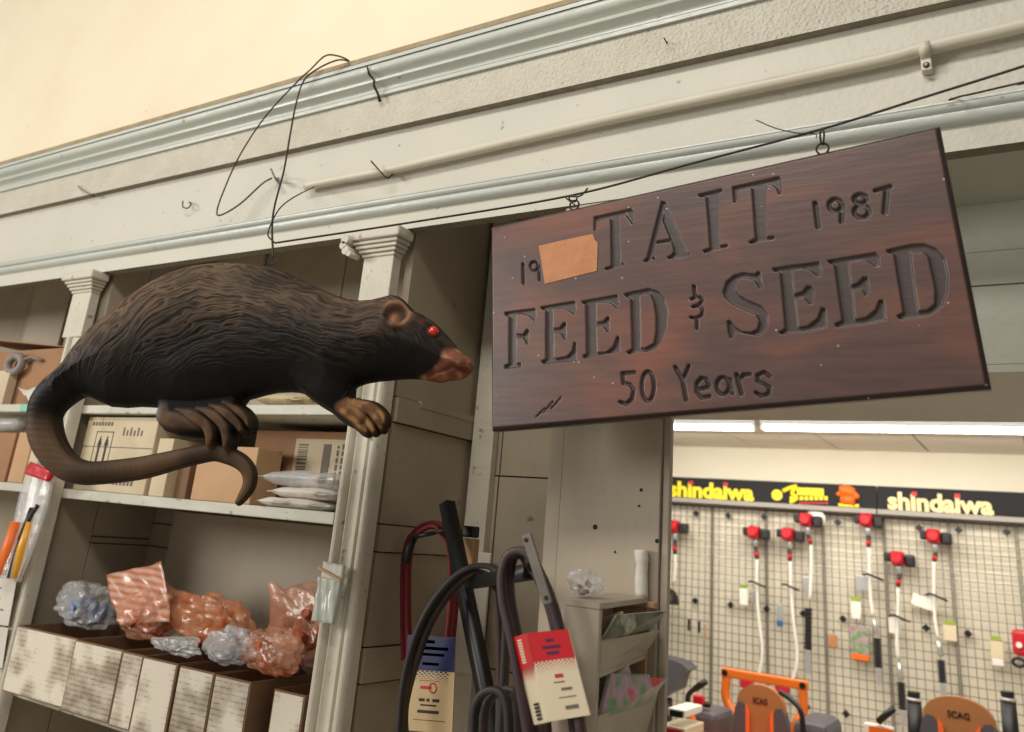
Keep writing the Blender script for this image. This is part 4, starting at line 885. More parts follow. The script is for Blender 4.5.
def belt(name,pts,Y,w,th,m,label,group=None,closed=False,n=8,dy=None):
    P=[oY(p[0],p[1],Y if len(p)<3 else p[2]) for p in pts];b=MB();b.tube(cr(P,n,closed),th,10,flat=w,up=(0,1,0),closed=closed)
    return tag(b.build(name,M[m]),label,'belt',group)
for i,(o_,Y_) in enumerate(((0,2.03),(5,2.0))):
    belt('drive_belt',[(404+o_,660),(403+o_,600),(404+o_,560),(410+o_,538),(424+o_*.5,525+o_*.6),(438-o_*.3,523+o_*.8),(449-o_,532+o_),(455-o_,552),(456-o_,600),(450-o_,660)],Y_,.010,.0055,'redbelt',['outer dark red drive belt loop hanging on the peg','inner dark red drive belt loop hanging on the peg'][i],'red drive belts on the peg')
belt('drive_belt',[(398,760),(402,700),(408,665),(418,632),(433,603),(452,580),(470,568),(486,566,1.82),(498,572,1.79),(506,590,1.79),(506,640,1.8),(500,760,1.8)],1.86,.013,.007,'rubber','large dark rubber belt draped over the rack arm')
belt('drive_belt',[(408,770),(404,720),(408,690),(420,650),(432,620),(452,590),(472,574),(486,575),(498,600,1.86),(500,700),(498,770)],1.885,.012,.007,'rubberbr','narrower brown-black belt hanging just behind the large draped belt')
for i,(dx,Y_,lab) in enumerate(((0,1.43,'front strand maroon belt in the red and white sleeve'),(6,1.455,'rear maroon belt folded into the red and white sleeve'))):
    belt('v_belt',[(530+dx,745),(521+dx,690),(512+dx,640),(504+dx*1.2,605),(502+dx*1.2,577),(507+dx,558),(517+dx*.6,551+dx*.6),(529-dx*.3,555+dx),(542-dx*.6,578),(553-dx*.6,605),(561-dx*.6,636),(575-dx,690),(583-dx,745)],Y_,.010,.0078,'maroon',lab,'maroon belts in the sleeve')
lows=[((474,760),(474,715),(480,697),(491,690),(502,694),(508,712),(509,760),'rubber','small dark belt loop at the bottom left of the sleeve'),
      ((484,760),(484,720),(490,700),(499,692),(510,690),(516,700),(518,760),'rubberbr','brownish belt loop beside the small dark one at the bottom'),
      ((510,760),(509,715),(516,696),(524,689),(535,694),(545,712),(549,760),'rubberbr','brownish belt loop directly below the sleeve'),
      ((545,760),(543,730),(549,715),(560,708),(572,716),(580,732),(583,760),'maroon','maroon belt loop at the bottom right of the sleeve')]
for i,q in enumerate(lows): belt('v_belt',list(q[:7]),1.49+.028*i,.010,.0065,q[7],q[8],'belt loops at the bottom edge')
# red/white sleeve (folded)
def card(name,quad,Y,m,label,cat,strips,th=.0015):
    """quad TL,TR,BR,BL px (optional own Y). strips: (u0,u1,v0,v1,mat,partname)"""
    Q=[oY(p[0],p[1],p[2] if len(p)>2 else Y) for p in quad];t=empty(name,sum(Q)/4);nn=np.cross(Q[1]-Q[0],Q[3]-Q[0]);nn/=np.linalg.norm(nn)
    if nn[1]>0: nn=-nn
    def pt(u,v,off): return (Q[0]*(1-u)+Q[1]*u)*(1-v)+(Q[3]*(1-u)+Q[2]*u)*v+nn*off
    b=MB();b.prism([pt(0,0,0),pt(1,0,0),pt(1,1,0),pt(0,1,0)],nn*-.004);b.build('card',m,t)
    by={}
    for s in strips: by.setdefault((s[5],s[4]),[]).append(s)
    for (pn,mm),ss in by.items():
        b=MB()
        for u0,u1,v0,v1,_,_ in ss: b.prism([pt(u0,v0,.0004),pt(u1,v0,.0004),pt(u1,v1,.0004),pt(u0,v1,.0004)],nn*.0006)
        b.build(pn,M[mm],t)
    tag(t,label,cat);return t,pt
dots=[]
for r in range(7):
    for k in range(10): 
        s=.036*(1-r/8);u=.03+k*.1+(.05 if r%2 else 0)
        if u+s<1: dots.append((u,u+s,.34+r*.022,.34+r*.022+s*.5,'red','dot_print'))
st=[(0,.999,0,.335,'red','red_band')]+dots+[(.36,.62,.585,.60,'inkg','print'),(.5,.75,.66,.69,'inkg','print'),(.4,.8,.76,.77,'inkg','print'),(.5,.8,.86,.90,'inkg','print'),(.42,.62,.50,.545,'redink','logo_print')]
t,pt=card('belt_sleeve',[(528,633,1.407),(568,629,1.417),(590,715,1.42),(547,722,1.407)],1.41,M['cream_card'],'glossy red and cream card sleeve around the maroon belts','sleeve',st)
for k,(u0,u1,v) in enumerate(((.4,.62,.09),(.28,.75,.17),(.36,.68,.24))):
    b=MB();nq=int((u1-u0)/.05)
    for j in range(nq): b.prism([pt(u0+j*.05,v,.0012),pt(u0+j*.05+.035,v,.0012),pt(u0+j*.05+.035,v+.035,.0012),pt(u0+j*.05,v+.035,.0012)],(0,-.0004,0))
    b.build('lettering',M['navy'],t)
b=MB();Q=[oY(512,638,1.43),oY(528,633,1.407),oY(547,722,1.407),oY(534,725,1.43)];b.prism(Q,(0.004,.002,0));b.build('folded_side',M['cream_card'],t)
def lerpq(u,v,off=0): return (Q[0]*(1-u)+Q[1]*u)*(1-v)+(Q[3]*(1-u)+Q[2]*u)*v+np.array([-.0008,-.0012,0])
b=MB();b.prism([lerpq(0,0),lerpq(1,0),lerpq(1,.38),lerpq(0,.38)],(-.0003,-.0005,0))
for r in range(6):
    for k in range(5):
        s=.13*(1-r/7);u=.08+k*.18;v=.39+r*.025;b.prism([lerpq(u,v),lerpq(u+s,v),lerpq(u+s,v+s*.13),lerpq(u,v+s*.13)],(-.0003,-.0005,0))
b.build('red_band',M['red'],t)
b=MB()
for k in range(5): v=.78+k*.04;b.prism([lerpq(.4,v),lerpq(.75,v),lerpq(.75,v+.025),lerpq(.4,v+.025)],(-.0004,-.0006,0))
b.build('side_print',[M['ink']],t);b=MB()
for k in range(9): v=.05+k*.032;b.prism([lerpq(.35,v),lerpq(.6,v),lerpq(.6,v+.02),lerpq(.35,v+.02)],(-.0009,-.0012,0))
b.build('band_print',[M['cream_card']],t)
# blue / tan sleeve on red belts
dots=[(.04+k*.095+(.045 if r%2 else 0),.04+k*.095+(.045 if r%2 else 0)+.05*(1-r/8),.37+r*.02,.37+r*.02+.012*(1-r/8),'navy','dot_print') for r in range(7) for k in range(9)]
st=[(0,.999,0,.365,'navy','navy_band')]+dots+[(.4,.58,.04,.075,'redink','lettering'),(.12,.86,.11,.145,'redink','lettering'),(.2,.78,.18,.21,'redink','lettering'),(.34,.68,.28,.31,'redink','lettering'),(.3,.7,.47,.475,'redink','lettering'),(.32,.55,.53,.56,'redink','logo_print'),
 (.3,.42,.66,.69,'ink','print'),(.46,.52,.66,.69,'ink','print'),(.58,.72,.66,.69,'ink','print'),(.34,.66,.72,.735,'ink','print'),(.28,.72,.78,.81,'ink','print'),(.2,.85,.88,.884,'ink','print')]
t,pt=card('belt_sleeve',[(408,635),(456,638),(452,734),(403,730)],1.94,M['tan'],'navy and tan card sleeve on the red drive belts in the niche','sleeve',st)
b=MB();c=pt(.58,.545,.001);b.tube([c+np.array([math.cos(q)*.011,0,math.sin(q)*.011]) for q in np.linspace(0,2*math.pi,14,endpoint=False)],.0015,5,closed=True);b.build('logo_ring',M['redink'],t)
# strap
t=empty('metal_strap',VY(537,570,1.40));b=MB();P=[VY(x,y,1.395) for x,y in((521,535),(530,533),(551.5,602),(543,605))];b.prism(P,(0,.005,0));b.build('strap',M['steel'],t)
for x,y in((526,540),(546,598)): b=MB();b.lathe([(.004,0),(.004,-.001)],VY(x,y,1.3945),(0,1,0),10);b.build('screw_hole',M['gap'],t)
b=MB();p=VY(528,560,1.401);b.tube([p,Vector(oY(530,571,1.46))],.006,6);b.build('pin',M['dark'],t)
tag(t,'flat grey metal strap with holes, bolted to the end of the rack arm','strap')
# ------------------------------------------------------------ brochure rack on the door-side pilaster
A=np.array([oY(565,600,1.5)[0],1.50]);Bq=np.array([-.706,1.50]);Cf=np.array([-.77,1.888]);Af=np.array([-.862,1.888])
ztp=oY(596,603,1.5)[2];zbt=ztp-.60
t=empty('brochure_rack',((A[0]+Cf[0])/2,1.7,zbt));b=MB()
def vp(b,p,q,z0,z1,th,m=0):      # vertical panel from p to q (2D)
    p=np.array(p);q=np.array(q);d=(q-p)/np.linalg.norm(q-p);n_=np.array([-d[1],d[0]])*th
    b.prism([(p[0],p[1],z0),(q[0],q[1],z0),(q[0],q[1],z1),(p[0],p[1],z1)],(n_[0],n_[1],0),m)
vp(b,A,Bq,zbt,ztp-.011,.012);b.build('near_panel',M['taupe2'],t)
b=MB();vp(b,A,Af,zbt,ztp-.011,-.01);b.build('back_panel',M['taupe2'],t)
b=MB();vp(b,Af,Cf,zbt,ztp-.011,-.012);b.build('far_panel',M['card2'],t)
b=MB();b.prism([(A[0],A[1],ztp),(Bq[0],Bq[1],ztp),(Cf[0],Cf[1],ztp),(Af[0],Af[1],ztp)],(0,0,-.01));b.build('top_panel',M['taupe2'],t)
dirp=(Cf-Bq)/np.linalg.norm(Cf-Bq);nout=np.array([dirp[1],-dirp[0]])
zp=[]
for k,(yt,yb) in enumerate(((641,673),(718,790))):
    z1_=oY(597,yt,1.5)[2];z0_=oY(597,yb,1.5)[2];zp.append((z0_,z1_))
    b=MB();q0=Bq+np.array([.001,.013]);q1=Cf-np.array([.0,.013]);
    b.prism([(q0[0],q0[1],z0_),(q1[0],q1[1],z0_),(q1[0]+nout[0]*.03,q1[1]+nout[1]*.03,z1_),(q0[0]+nout[0]*.0,q0[1]+nout[1]*.0,z1_)],(-.008,0,0));b.build('pocket_front',M['panel'],t)
    b=MB();b.prism([(A[0]+.012,1.513,z0_-.001),(Bq[0],1.513,z0_-.001),(Cf[0],1.875,z0_-.001),(Af[0]+.012,1.875,z0_-.001)],(0,0,-.008));b.build('pocket_floor',M['panel'],t)
tag(t,'taupe wooden brochure rack with two pockets mounted on the door-side pilaster','rack')
def mag(quad,m,label,th=.006,group='brochures in the rack pockets'):
    Q=[oX(*p) if False else Vector(EYE+ray(p[0],p[1])*(p[2]/ray(p[0],p[1])[1])) for p in quad];nn=(Q[1]-Q[0]).cross(Q[3]-Q[0]).normalized();t=empty('brochure',sum(Q,Vector())/4)
    if nn.y<0: nn=-nn
    b=MB();b.prism(Q,nn*.0012);b.build('cover',m,t);b=MB();b.prism([q+nn*.0013 for q in Q],nn*th);b.build('pages',M['paper'],t);return tag(t,label,'brochure',group)
mag([(618,615,1.60),(668,611,1.78),(642,638,1.84),(600,646,1.54)],M['magA'],'dark glossy brochure sticking out of the upper rack pocket')
mag([(603,618,1.60),(624,612,1.64),(618,640,1.66),(600,641,1.6)],M['card2'],'tan brochure leaning behind the dark one in the upper pocket')
mag([(611,673,1.60),(667,679,1.80),(643,712,1.84),(599,722,1.54)],M['magB'],'colourful flower brochure sticking out of the lower rack pocket')
mag([(600,684,1.62),(629,666,1.70),(632,676,1.72),(602,700,1.64)],M['paper'],'white leaflet behind the colourful brochure')
mag([(602,676,1.66),(650,675,1.82),(648,700,1.85),(602,705,1.68)],M['wbag'],'blank white sheet at the back of the lower pocket')
# paper roll on the pilaster
t=empty('paper_roll',VY(642,598,1.87));b=MB();p0=VY(641,550,1.872);p1=VY(641.5,597,1.872)
b.tube(cr([p0,p0.lerp(p1,.3)+Vector((.002,0,0)),p0.lerp(p1,.6),p1],4),[.0155]*4+[.0135]*4+[.0145]*4+[.015],14);b.build('roll',M['paper'],t)
b=MB();b.tube([p0+Vector((0,0,-.008)),p0+Vector((0,0,.0008))],.0115,12);b.build('core',M['wbag'],t)
tag(t,'rolled white paper pinned upright on the door-side pilaster','paper roll')
b=MB();p=VY(640,601,1.87);b.bbox(p.x-.03,p.x+.035,1.865,1.888,p.z-.012,p.z+.001,.002);tag(b.build('small_ledge',M['card2']),'small tan ledge under the rolled white paper','ledge')
c=[oY(588,600,1.6)[0],1.6,ztp+.001]
bag('plastic_bag',c,(.028,.05,.032),71,M['cbag'],'clear crumpled plastic bag on top of the brochure rack',(M['cardd'],4,.006),tilt=-.3,group=None)
#============================================================ FAR ROOM
# fluorescent fixtures
tube_m=mat('fluorescent_tube_glow',(255,250,235),.5,emit=9)
def fluor(x0,x1,Y,z,label):
    t=empty('fluorescent_light',((x0+x1)/2,Y,z));b=MB();b.bbox(x0,x1,Y-.07,Y+.07,z-.012,z+.045,.006);b.build('housing',M['silver'],t)
    b=MB()
    b.tube([(x0+.02,Y-.03,z-.026),(x1-.02,Y-.03,z-.026)],.019,12);b.tube([(x0+.02,Y+.03,z-.026),(x1-.02,Y+.03,z-.026)],.019,12);b.build('tube',tube_m,t)
    for q in(x0+.012,x1-.012): b=MB();b.bbox(q-.01,q+.01,Y-.06,Y+.06,z-.05,z-.0,.003);b.build('end_cap',M['whitep'],t)
    tag(t,label,'light','fluorescent ceiling lights in the far room')
fluor(-4.2,-1.86,6.62,2.585,'fluorescent ceiling light at the left, next to the door jamb')
fluor(-1.82,1.2,6.60,2.585,'long fluorescent ceiling light at the right above the black header sign')
# header sign panels
def header(x0,x1,label):
    t=empty('header_sign',((x0+x1)/2,8.40,2.09));b=MB();b.bbox(x0,x1,8.38,8.42,2.118,2.315,.004);b.build('panel',M['signblk'],t)
    b=MB();b.bbox(x0,x1,8.34,8.42,2.07,2.114,.006);b.build('rail',M['railgrey'],t);tag(t,label,'sign','black header signs above the tool wall');return t
xs=oY(877,500,8.38)[0]
h1=header(-4.6,xs-.004,'black header panel with bright yellow shindaiwa lettering and dealer logo')
h2=header(xs+.004,1.2,'black header panel with cream shindaiwa lettering at the right')
def hp(x,y): return oY(x,y,8.376)
def hword(t,txt,xl,xr,yl,yr,h,m,dots_):
    p0=hp(xl,yl);p1=hp(xr,yr);p1[2]=p0[2];o=text_on('lettering',txt,p0,p1,h,M[m],t,bold=.042,ext=.003)
    for f in dots_:
        b=MB();x=p0[0]+(p1[0]-p0[0])*f;b.bbox(x-.022,x+.022,8.368,8.374,p0[2]+h*.80,p0[2]+h*1.05,.003);b.build('red_dot',M['redp'],t)
hword(h1,'shindaiwa',669,754,496.5,500.5,.155,'yellow',(.27,.68))
hword(h2,'shindaiwa',888,994,509.5,512.5,.155,'signcream',(.27,.68))
b=MB()
c=hp(777,495);b.lathe([(.05,0),(.05,.004)],(c[0],8.378,c[2]),(0,-1,0),18)
b.tube(cr([hp(783,491),hp(790,488),hp(797,486)],4),.02,6);b.tube(cr([hp(797,487),hp(792,493),hp(797,498),hp(790,503)],5),.018,6);b.build('swoosh_logo',M['yellow'],h1)
p0=hp(797,495);p1=hp(824,496);p1[2]=p0[2];b=MB();b.bbox(p0[0],p1[0],8.37,8.378,p0[2],p0[2]+.07,.004);b.build('logo_bar',M['yellow'],h1)
for i,(x0_,x1_,y_,m_) in enumerate(((790,829,500,'yellow'),(799,829,504,'redp'))):
    b=MB();n_=8 if i==0 else 7
    for k in range(n_):
        q0=hp(x0_+(x1_-x0_)*k/n_,y_);q1=hp(x0_+(x1_-x0_)*(k+.75)/n_,y_);b.box(q0[0],q1[0],8.372,8.378,q0[2],q0[2]+(.034 if i==0 else .018))
    b.build('lettering',M[m_],h1)
b=MB();c=hp(848,497)
b.tube(cr([c+np.array(v) for v in((-.09,0,.01),(-.05,0,.05),(0,0,.055),(.05,0,.03),(.09,0,-.01))],4),[.02]*4+[.05]*4+[.05]*4+[.03]*4+[.01],10);b.tube([c+np.array((-.06,0,-.02)),c+np.array((.06,0,-.03))],.045,10)
o=b.build('orange_emblem',M['orange2'],h1);
b=MB();b.bbox(c[0]-.085,c[0]+.09,8.366,8.374,c[2]-.085,c[2]-.058,.003);b.build('emblem_base',M['yellow'],h1)
# grid panels
edges=[-3.86,-3.34,-2.82,-2.30,-1.79,-1.276,-.764,-.273,.23,.74]
for i in range(len(edges)-1):
    x0,x1=edges[i]+.004,edges[i+1]-.004;t=empty('display_grid',((x0+x1)/2,8.46,0.0));b=MB();r=.0035
    n_=8
    r=.0026
    for k in range(1,n_): x=x0+(x1-x0)*k/n_;b.box(x-r,x+r,8.455,8.462,.02,2.055)
    z=.06
    while z<2.04: b.box(x0,x1,8.449,8.455,z-r,z+r);z+=.0725
    b.build('wire_mesh',M['grid'],t);b=MB();r=.0042
    b.box(x0,x0+2*r,8.448,8.464,.0,2.06);b.box(x1-2*r,x1,8.448,8.464,.0,2.06);b.box(x0,x1,8.448,8.464,2.046,2.06);b.build('frame',M['grid'],t)
    nm=['leftmost, mostly behind the door jamb','second from the left','third from left, behind the mower roll bar','fourth from left, behind the two leftmost trimmers','fifth from the left','sixth from the left','seventh, right of the middle trimmers','eighth, near the right edge','ninth at the far right'][i]
    tag(t,'wire display grid on cream wall, '+nm,'wire grid','wire grid panels on the far wall')
dm=[(696,513.4),(728,515.6),(764,516.8),(837.6,522.4),(919,527.7),(958.6,530),(1006.7,532),(695,600.7),(730.5,605),(766.6,609),(803,613.6),(843,619),(807,707),(846,714),(926,628),(968,633.6)]
wh=['top row by the door jamb','top row left of the two leftmost trimmers','top row above the first trimmer','top row left of the tall trimmer engine','top row left of the right trimmer','top row right of the right trimmer','top row near the right edge','middle row beside the jamb','middle row left of the white packet','middle row between the two leftmost trimmers','middle row by the dark blade','middle row by the colourful pack','bottom row right of the orange bar','bottom row above the mower seats','middle row right of the white tag','middle row right of the hanging hedge cutter']
d0=None
for (x,y),w_ in zip(dm,wh):
    p=oY(x,y,8.44)
    if d0 is None:
        b=MB();r=.033;b.prism([(p[0]-r,8.44,p[2]),(p[0],8.44,p[2]-r),(p[0]+r,8.44,p[2]),(p[0],8.44,p[2]+r)],(0,.008,0));b.lathe([(.009,0),(.009,.006)],(p[0],8.44,p[2]),(0,-1,0),8);d0=b.build('grid_clip',M['black'],origin=(p[0],8.44,p[2]));o=d0
    else: o=d0.copy();COL.objects.link(o);o.location=(p[0],8.44,p[2])
    tag(o,'small black diamond clip on the wire grid, '+w_,'clip','black diamond clips on the grid wall')
# trimmers
YT=8.36
def PT(x,y,Y=YT): return Vector(oY(x,y,Y))
def tool(head,path,label,disk=False,tagp=None,blade=None,lower=None,handle=None,shaftm='whitep',flip=1,guard=None):
    c=PT(*head);t=empty('string_trimmer',c)
    b=MB();b.bbox(c.x-.055,c.x+.045,YT-.09,YT+.03,c.z-.045,c.z+.07,.018);b.lathe([(.05,0),(.055,.02),(.035,.05)],(c.x-.005,YT-.08,c.z+.015),(0,-1,0),18);b.build('engine_cover',M['redp'],t)
    b=MB();b.bbox(c.x+.048,c.x+.13,YT-.08,YT+.03,c.z-.05,c.z+.05,.02);b.build('fuel_tank',M['black'],t);b=MB();b.bbox(c.x-.11,c.x-.058,YT-.06,YT+.02,c.z-.02,c.z+.055,.014);b.build('air_filter',M['black'],t);b=MB();b.tube([(c.x,YT+.02,c.z),(c.x,8.4415,c.z+.03)],.006,6);b.build('wall_hook',M['grid'],t)
    b=MB();b.lathe([(.035,0),(.03,.03),(.018,.07)],(c.x,YT-.02,c.z-.045),(0,0,-1),14);b.build('clutch_housing',M['silver'],t)
    P=[Vector((c.x,YT-.02,c.z-.11))]+[PT(x,y) for x,y in path];cut=P[0].lerp(P[1],.5)
    b=MB();b.tube([P[0],P[0].lerp(P[1],.9)],.018,10);b.build('grip',M['black'],t)
    b=MB();b.tube([P[0].lerp(P[1],.4),P[0].lerp(P[1],.75)],.021,10);b.build('grip_band',M['redp'],t)
    b=MB();b.tube(cr(P[1:],5) if len(P)>3 else P[1:],.0145,10);b.build('shaft',M[shaftm],t)
    if handle: b=MB();q=PT(*handle);b.tube(cr([q+Vector((-.075,0,.01)),q+Vector((-.03,-.06,.02)),q+Vector((.03,-.06,.0)),q+Vector((.08,0,-.02))],5),.009,8);b.build('loop_handle',M['black'],t)
    if lower:
        b=MB();b.tube([PT(*lower[0]),PT(*lower[1])],.022,10);b.build('gear_case',M['silver'],t)
    if blade:
        q0=PT(*blade[0]);q1=PT(*blade[1]);b=MB();n_=10;dv=(q1-q0)
        for k in range(n_):
            m0=q0+dv*(k/n_);b.bbox(m0.x-.03,m0.x+.03,YT-.02,YT+.0,m0.z+dv.z/n_*.75,m0.z,.003)
        b.box(min(q0.x,q1.x)-.018,max(q0.x,q1.x)+.018,YT-.012,YT-.004,q1.z,q0.z);b.build('cutter_blade',M['black'],t)
        q2=q1+dv*.55;b=MB();b.bbox(q1.x-.022,q1.x+.022,YT-.016,YT,q2.z,q1.z,.003);b.build('blade_guard',M['silver'],t)
    if guard: b=MB();q=PT(*guard);b.bbox(q.x-.07,q.x+.04,YT-.06,YT+.02,q.z-.05,q.z+.05,.02);b.build('cutting_head',M['redp'],t)
    tag(t,label,'trimmer','red-engined garden trimmers on the grid wall');return t
tool((676,528),[(675,555),(675,568),(674,582)],'red trimmer half hidden by the door jamb')
tool((756,534),[(757,560),(757,590),(759,620),(762,645),(761,665),(755,684)],'leftmost fully visible trimmer with a long white shaft, hanging beside its twin',handle=(757,584),guard=(749,682))
tool((790,536),[(790,562),(791,592),(794,625),(797,650),(796,668),(789,688)],'second long white-shafted trimmer, right of the similar one',handle=(790,587),guard=(785,687))
t=tool((808,521.5),[(811,545),(811,570),(810,600)],'taller trimmer with a white starter disc and dark lower blade',blade=((809,608),(808,650)))
b=MB();c=PT(816,519,8.40);b.lathe([(.085,0),(.085,.02),(.03,.03)],c,(0,-1,0),22);b.build('starter_disc',M['whitep'],t)
tool((868,522),[(869,548),(870,585),(871,600),(873,615)],'trimmer hanging above the colourful pack, with a long sheathed blade',blade=((877,638),(879,668)),handle=(873,577),lower=((874,618),(876,634)),shaftm='whitep')
tool((899,560),[(898,588),(898,615),(897,640),(898,658)],'lower-hung trimmer with white tag and black hedge blade',blade=((901,682),(903,710)),handle=(899,618),lower=((899,662),(901,680)))
tool((935,538),[(934,562),(934,590),(935,618),(938,638)],'right trimmer with a tilted white tag and black hedge blade',blade=((941,660),(943,683)),handle=(936,597),lower=((938,640),(941,656)))
# chainsaw-like red tool at the right edge
t=empty('hedge_saw',PT(1020,645));c=PT(1020,643);b=MB();b.bbox(c.x-.05,c.x+.09,YT-.08,YT+.02,c.z-.09,c.z+.10,.03);b.build('housing',M['redp'],t)
b=MB();c=PT(1019,662);b.tube([c+Vector((math.cos(q)*.04,-.05,math.sin(q)*.03)) for q in np.linspace(0,6.28,12,endpoint=False)],.012,8,closed=True);b.build('handle',M['black'],t);b=MB();c=PT(1019,645,YT-.09);b.lathe([(.022,0),(.022,.006)],c,(0,-1,0),12);b.build('knob',M['whitep'],t)
tag(t,'small red power tool cut by the right edge of the frame','tool')
# hanging packs & tags
def pack(x,y,w,h,label,main,head=None,foot=None,rot=0,name='hanging_pack',group='packs hanging on the grid wall',cat='pack'):
    c=PT(x,y,8.40);t=empty(name,c);b=MB();b.bbox(c.x-w/2,c.x+w/2,8.385,8.405,c.z-h/2,c.z+h/2,.004);b.build('card',M[main],t)
    if head: b=MB();b.bbox(c.x-w*.42,c.x+w*.42,8.383,8.405,c.z+h/2+.001,c.z+h/2+.035,.002);b.build('header_card',M[head],t)
    if foot: b=MB();b.bbox(c.x-w*.45,c.x+w*.45,8.38,8.404,c.z-h/2-.05,c.z-h/2-.001,.006);b.build('foot',M[foot],t)
    b=MB();b.tube([(c.x,8.402,c.z+h/2+.02),(c.x,8.45,c.z+h/2+.04)],.003,6);b.build('peg_hook',M['grid'],t)
    t.rotation_euler=(0,rot,0);return tag(t,label,cat,group)
pack(744,594,.085,.10,'white pack with green header left of the first trimmer','whitep','green','whitep')
pack(755,597,.05,.11,'slim grey-white pack behind the first trimmer shaft','silver')
pack(780,612,.055,.14,'pale blue tool pack between the two leftmost trimmers','silver',None,'bluep')
pack(856,607,.085,.09,'white pack with green header left of the colourful pack','whitep','green','whitep')
pack(860,640,.16,.22,'colourful green and orange pack hanging on the grid wall','magB',None,'orange2')
pack(950,633,.10,.12,'cream pack with green header right of the tilted white tag','cream_card','green')
pack(997,650,.09,.13,'cream pack with green header near the right edge','cream_card','green','whitep')
pack(833,641,.07,.10,'single peach-coloured pack in the empty middle of the grid','tape')
pack(925,603,.20,.09,'tilted white price tag on the right trimmer','whitep',rot=.25,name='price_tag',cat='tag',group='price tags on the trimmers')
pack(895,626,.09,.12,'upright white price tag on the lower-hung trimmer','whitep',name='price_tag',cat='tag',group='price tags on the trimmers')
pack(863,583,.12,.12,'grey-white tag beside the long sheathed blade trimmer','silver',name='price_tag',cat='tag',group='price tags on the trimmers')
pack(808,588,.06,.18,'grey sheath tag on the taller trimmer','silver',name='price_tag',cat='tag',group='price tags on the trimmers',rot=-.15)
for i,(x,y,m_) in enumerate(((689,624,'black'),(699,626,'black'),(705,631,'card2'))):
    c=PT(x,y,8.40);b=MB();b.bbox(c.x-.012,c.x+.012,8.39,8.41,c.z-.06,c.z+.04,.004);b.tube([(c.x,8.4,c.z+.03),(c.x,8.455,c.z+.045)],.004,6)
    tag(b.build('small_hand_tool',M[m_]),['small black hand tool nearest the jamb on the grid wall','middle small black hand tool on the grid wall','small tan hand tool, rightmost of the group by the jamb'][i],'tool','small tools by the jamb')
# ------------------------------------------------------------ mowers
def seat(t,px,py,Y,w,h,txt=True):
    c=oY(px,py,Y)     # top centre of back
    # brown back panel outline (rounded), side bolsters grey, orange piping
    def outl(k,n=16):
        pts=[]
        for q in np.linspace(0,math.pi,n): pts.append((c[0]+k*math.cos(q)*w/2,c[2]-.16+math.sin(q)**.75*.16*1.0))
        return pts
    top=outl(.94);tp=[(x,Y,z) for x,z in top];tp=tp+[(c[0]-w*.30,Y,c[2]-h),(c[0]+w*.30,Y,c[2]-h)]
    b=MB();b.prism(tp,(0,.06,0));b.build('seat_back',M['seatbr'],t)
    for s in(-1,1):
        b=MB();pts=[(c[0]+s*w*.25,c[2]-.165),(c[0]+s*w*.33,c[2]-.125),(c[0]+s*w*.41,c[2]-.12),(c[0]+s*w*.47,c[2]-.15),(c[0]+s*w*.505,c[2]-.20),(c[0]+s*w*.52,c[2]-.28),(c[0]+s*w*.54,c[2]-h),(c[0]+s*w*.25,c[2]-h)]
        b.prism([(x,Y-.02,z) for x,z in pts],(0,.10,0));b.build('bolster',M['seatgr'],t)
        b=MB();b.prism([(x,Y-.022,z) for x,z in((c[0]+s*w*.20,c[2]-.17),(c[0]+s*w*.27,c[2]-.13),(c[0]+s*w*.27,c[2]-h),(c[0]+s*w*.20,c[2]-h))],(0,.02,0));b.build('piping',M['seator'],t)
    b=MB();b.bbox(c[0]-w*.5,c[0]+w*.5,Y-.5,Y+.02,c[2]-h-.12,c[2]-h,.03);b.build('seat_cushion',M['seatgr'],t)
    if txt: text_on('lettering','SCAG',(c[0]-w*.14,Y-.004,c[2]-.115),(c[0]+w*.14,Y-.004,c[2]-.115),.036,M['black'],t,bold=.004,ext=.002)
    return c
def wheel(t,x,y,r,w):
    b=MB();b.lathe([(r*.5,0),(r*.95,.0),(r,w*.2),(r,w*.8),(r*.95,w),(r*.5,w)],(x-w/2,y,r),(1,0,0),24);b.build('wheel',M['black'],t)
YM=6.35
t=empty('riding_mower',(oY(770,700,YM)[0],YM,0));c=seat(t,760,685,YM,.34,.42)
b=MB();p0=oY(722,667,YM+.32);p1=oY(808,682,YM+.32);zt_=(p0[2]+p1[2])/2
b.bbox(p0[0],p1[0],YM+.29,YM+.35,p0[2]-.06,p0[2],.01)
b.build('roll_bar_top',M['orange'],t)
for x_,(xb_,yb_) in ((p0[0]+.035,(736,722)),(p1[0]-.035,(795,726))):
    b=MB();q=oY(xb_,yb_,YM+.25);b.tube(cr([(x_,YM+.32,p0[2]-.045),(x_+.0,YM+.31,p0[2]-.2),(q[0],YM+.28,q[2]),(q[0],YM+.28,.35)],5),.036,4);b.build('roll_bar_post',M['orange'],t)
for x_ in(p0[0]+.03,p1[0]-.03): b=MB();b.lathe([(.022,0),(.02,.012)],(x_,YM+.289,p0[2]-.03),(0,-1,0),12);b.build('pin_bolt',M['black'],t)
b=MB();b.bbox(c[0]-.38,c[0]+.38,YM-.7,YM+.35,.28,.42,.04);b.build('deck',M['orange'],t)
b=MB();q=oY(820,718,YM);b.bbox(q[0]-.12,q[0]+.09,YM-.25,YM+.25,.4,q[2],.05);b.build('fuel_tank',M['seatgr'],t)
b=MB();q=oY(706,712,YM);b.bbox(q[0]-.10,c[0]-.23,YM-.2,YM+.2,.4,q[2]+.03,.04);b.build('side_console',M['seatgr'],t)
b=MB();q=oY(702,706,YM-.1);b.lathe([(.03,0),(.03,.03)],(q[0]+.03,YM-.1,q[2]),(0,0,1),12);b.build('fuel_cap',M['black'],t)
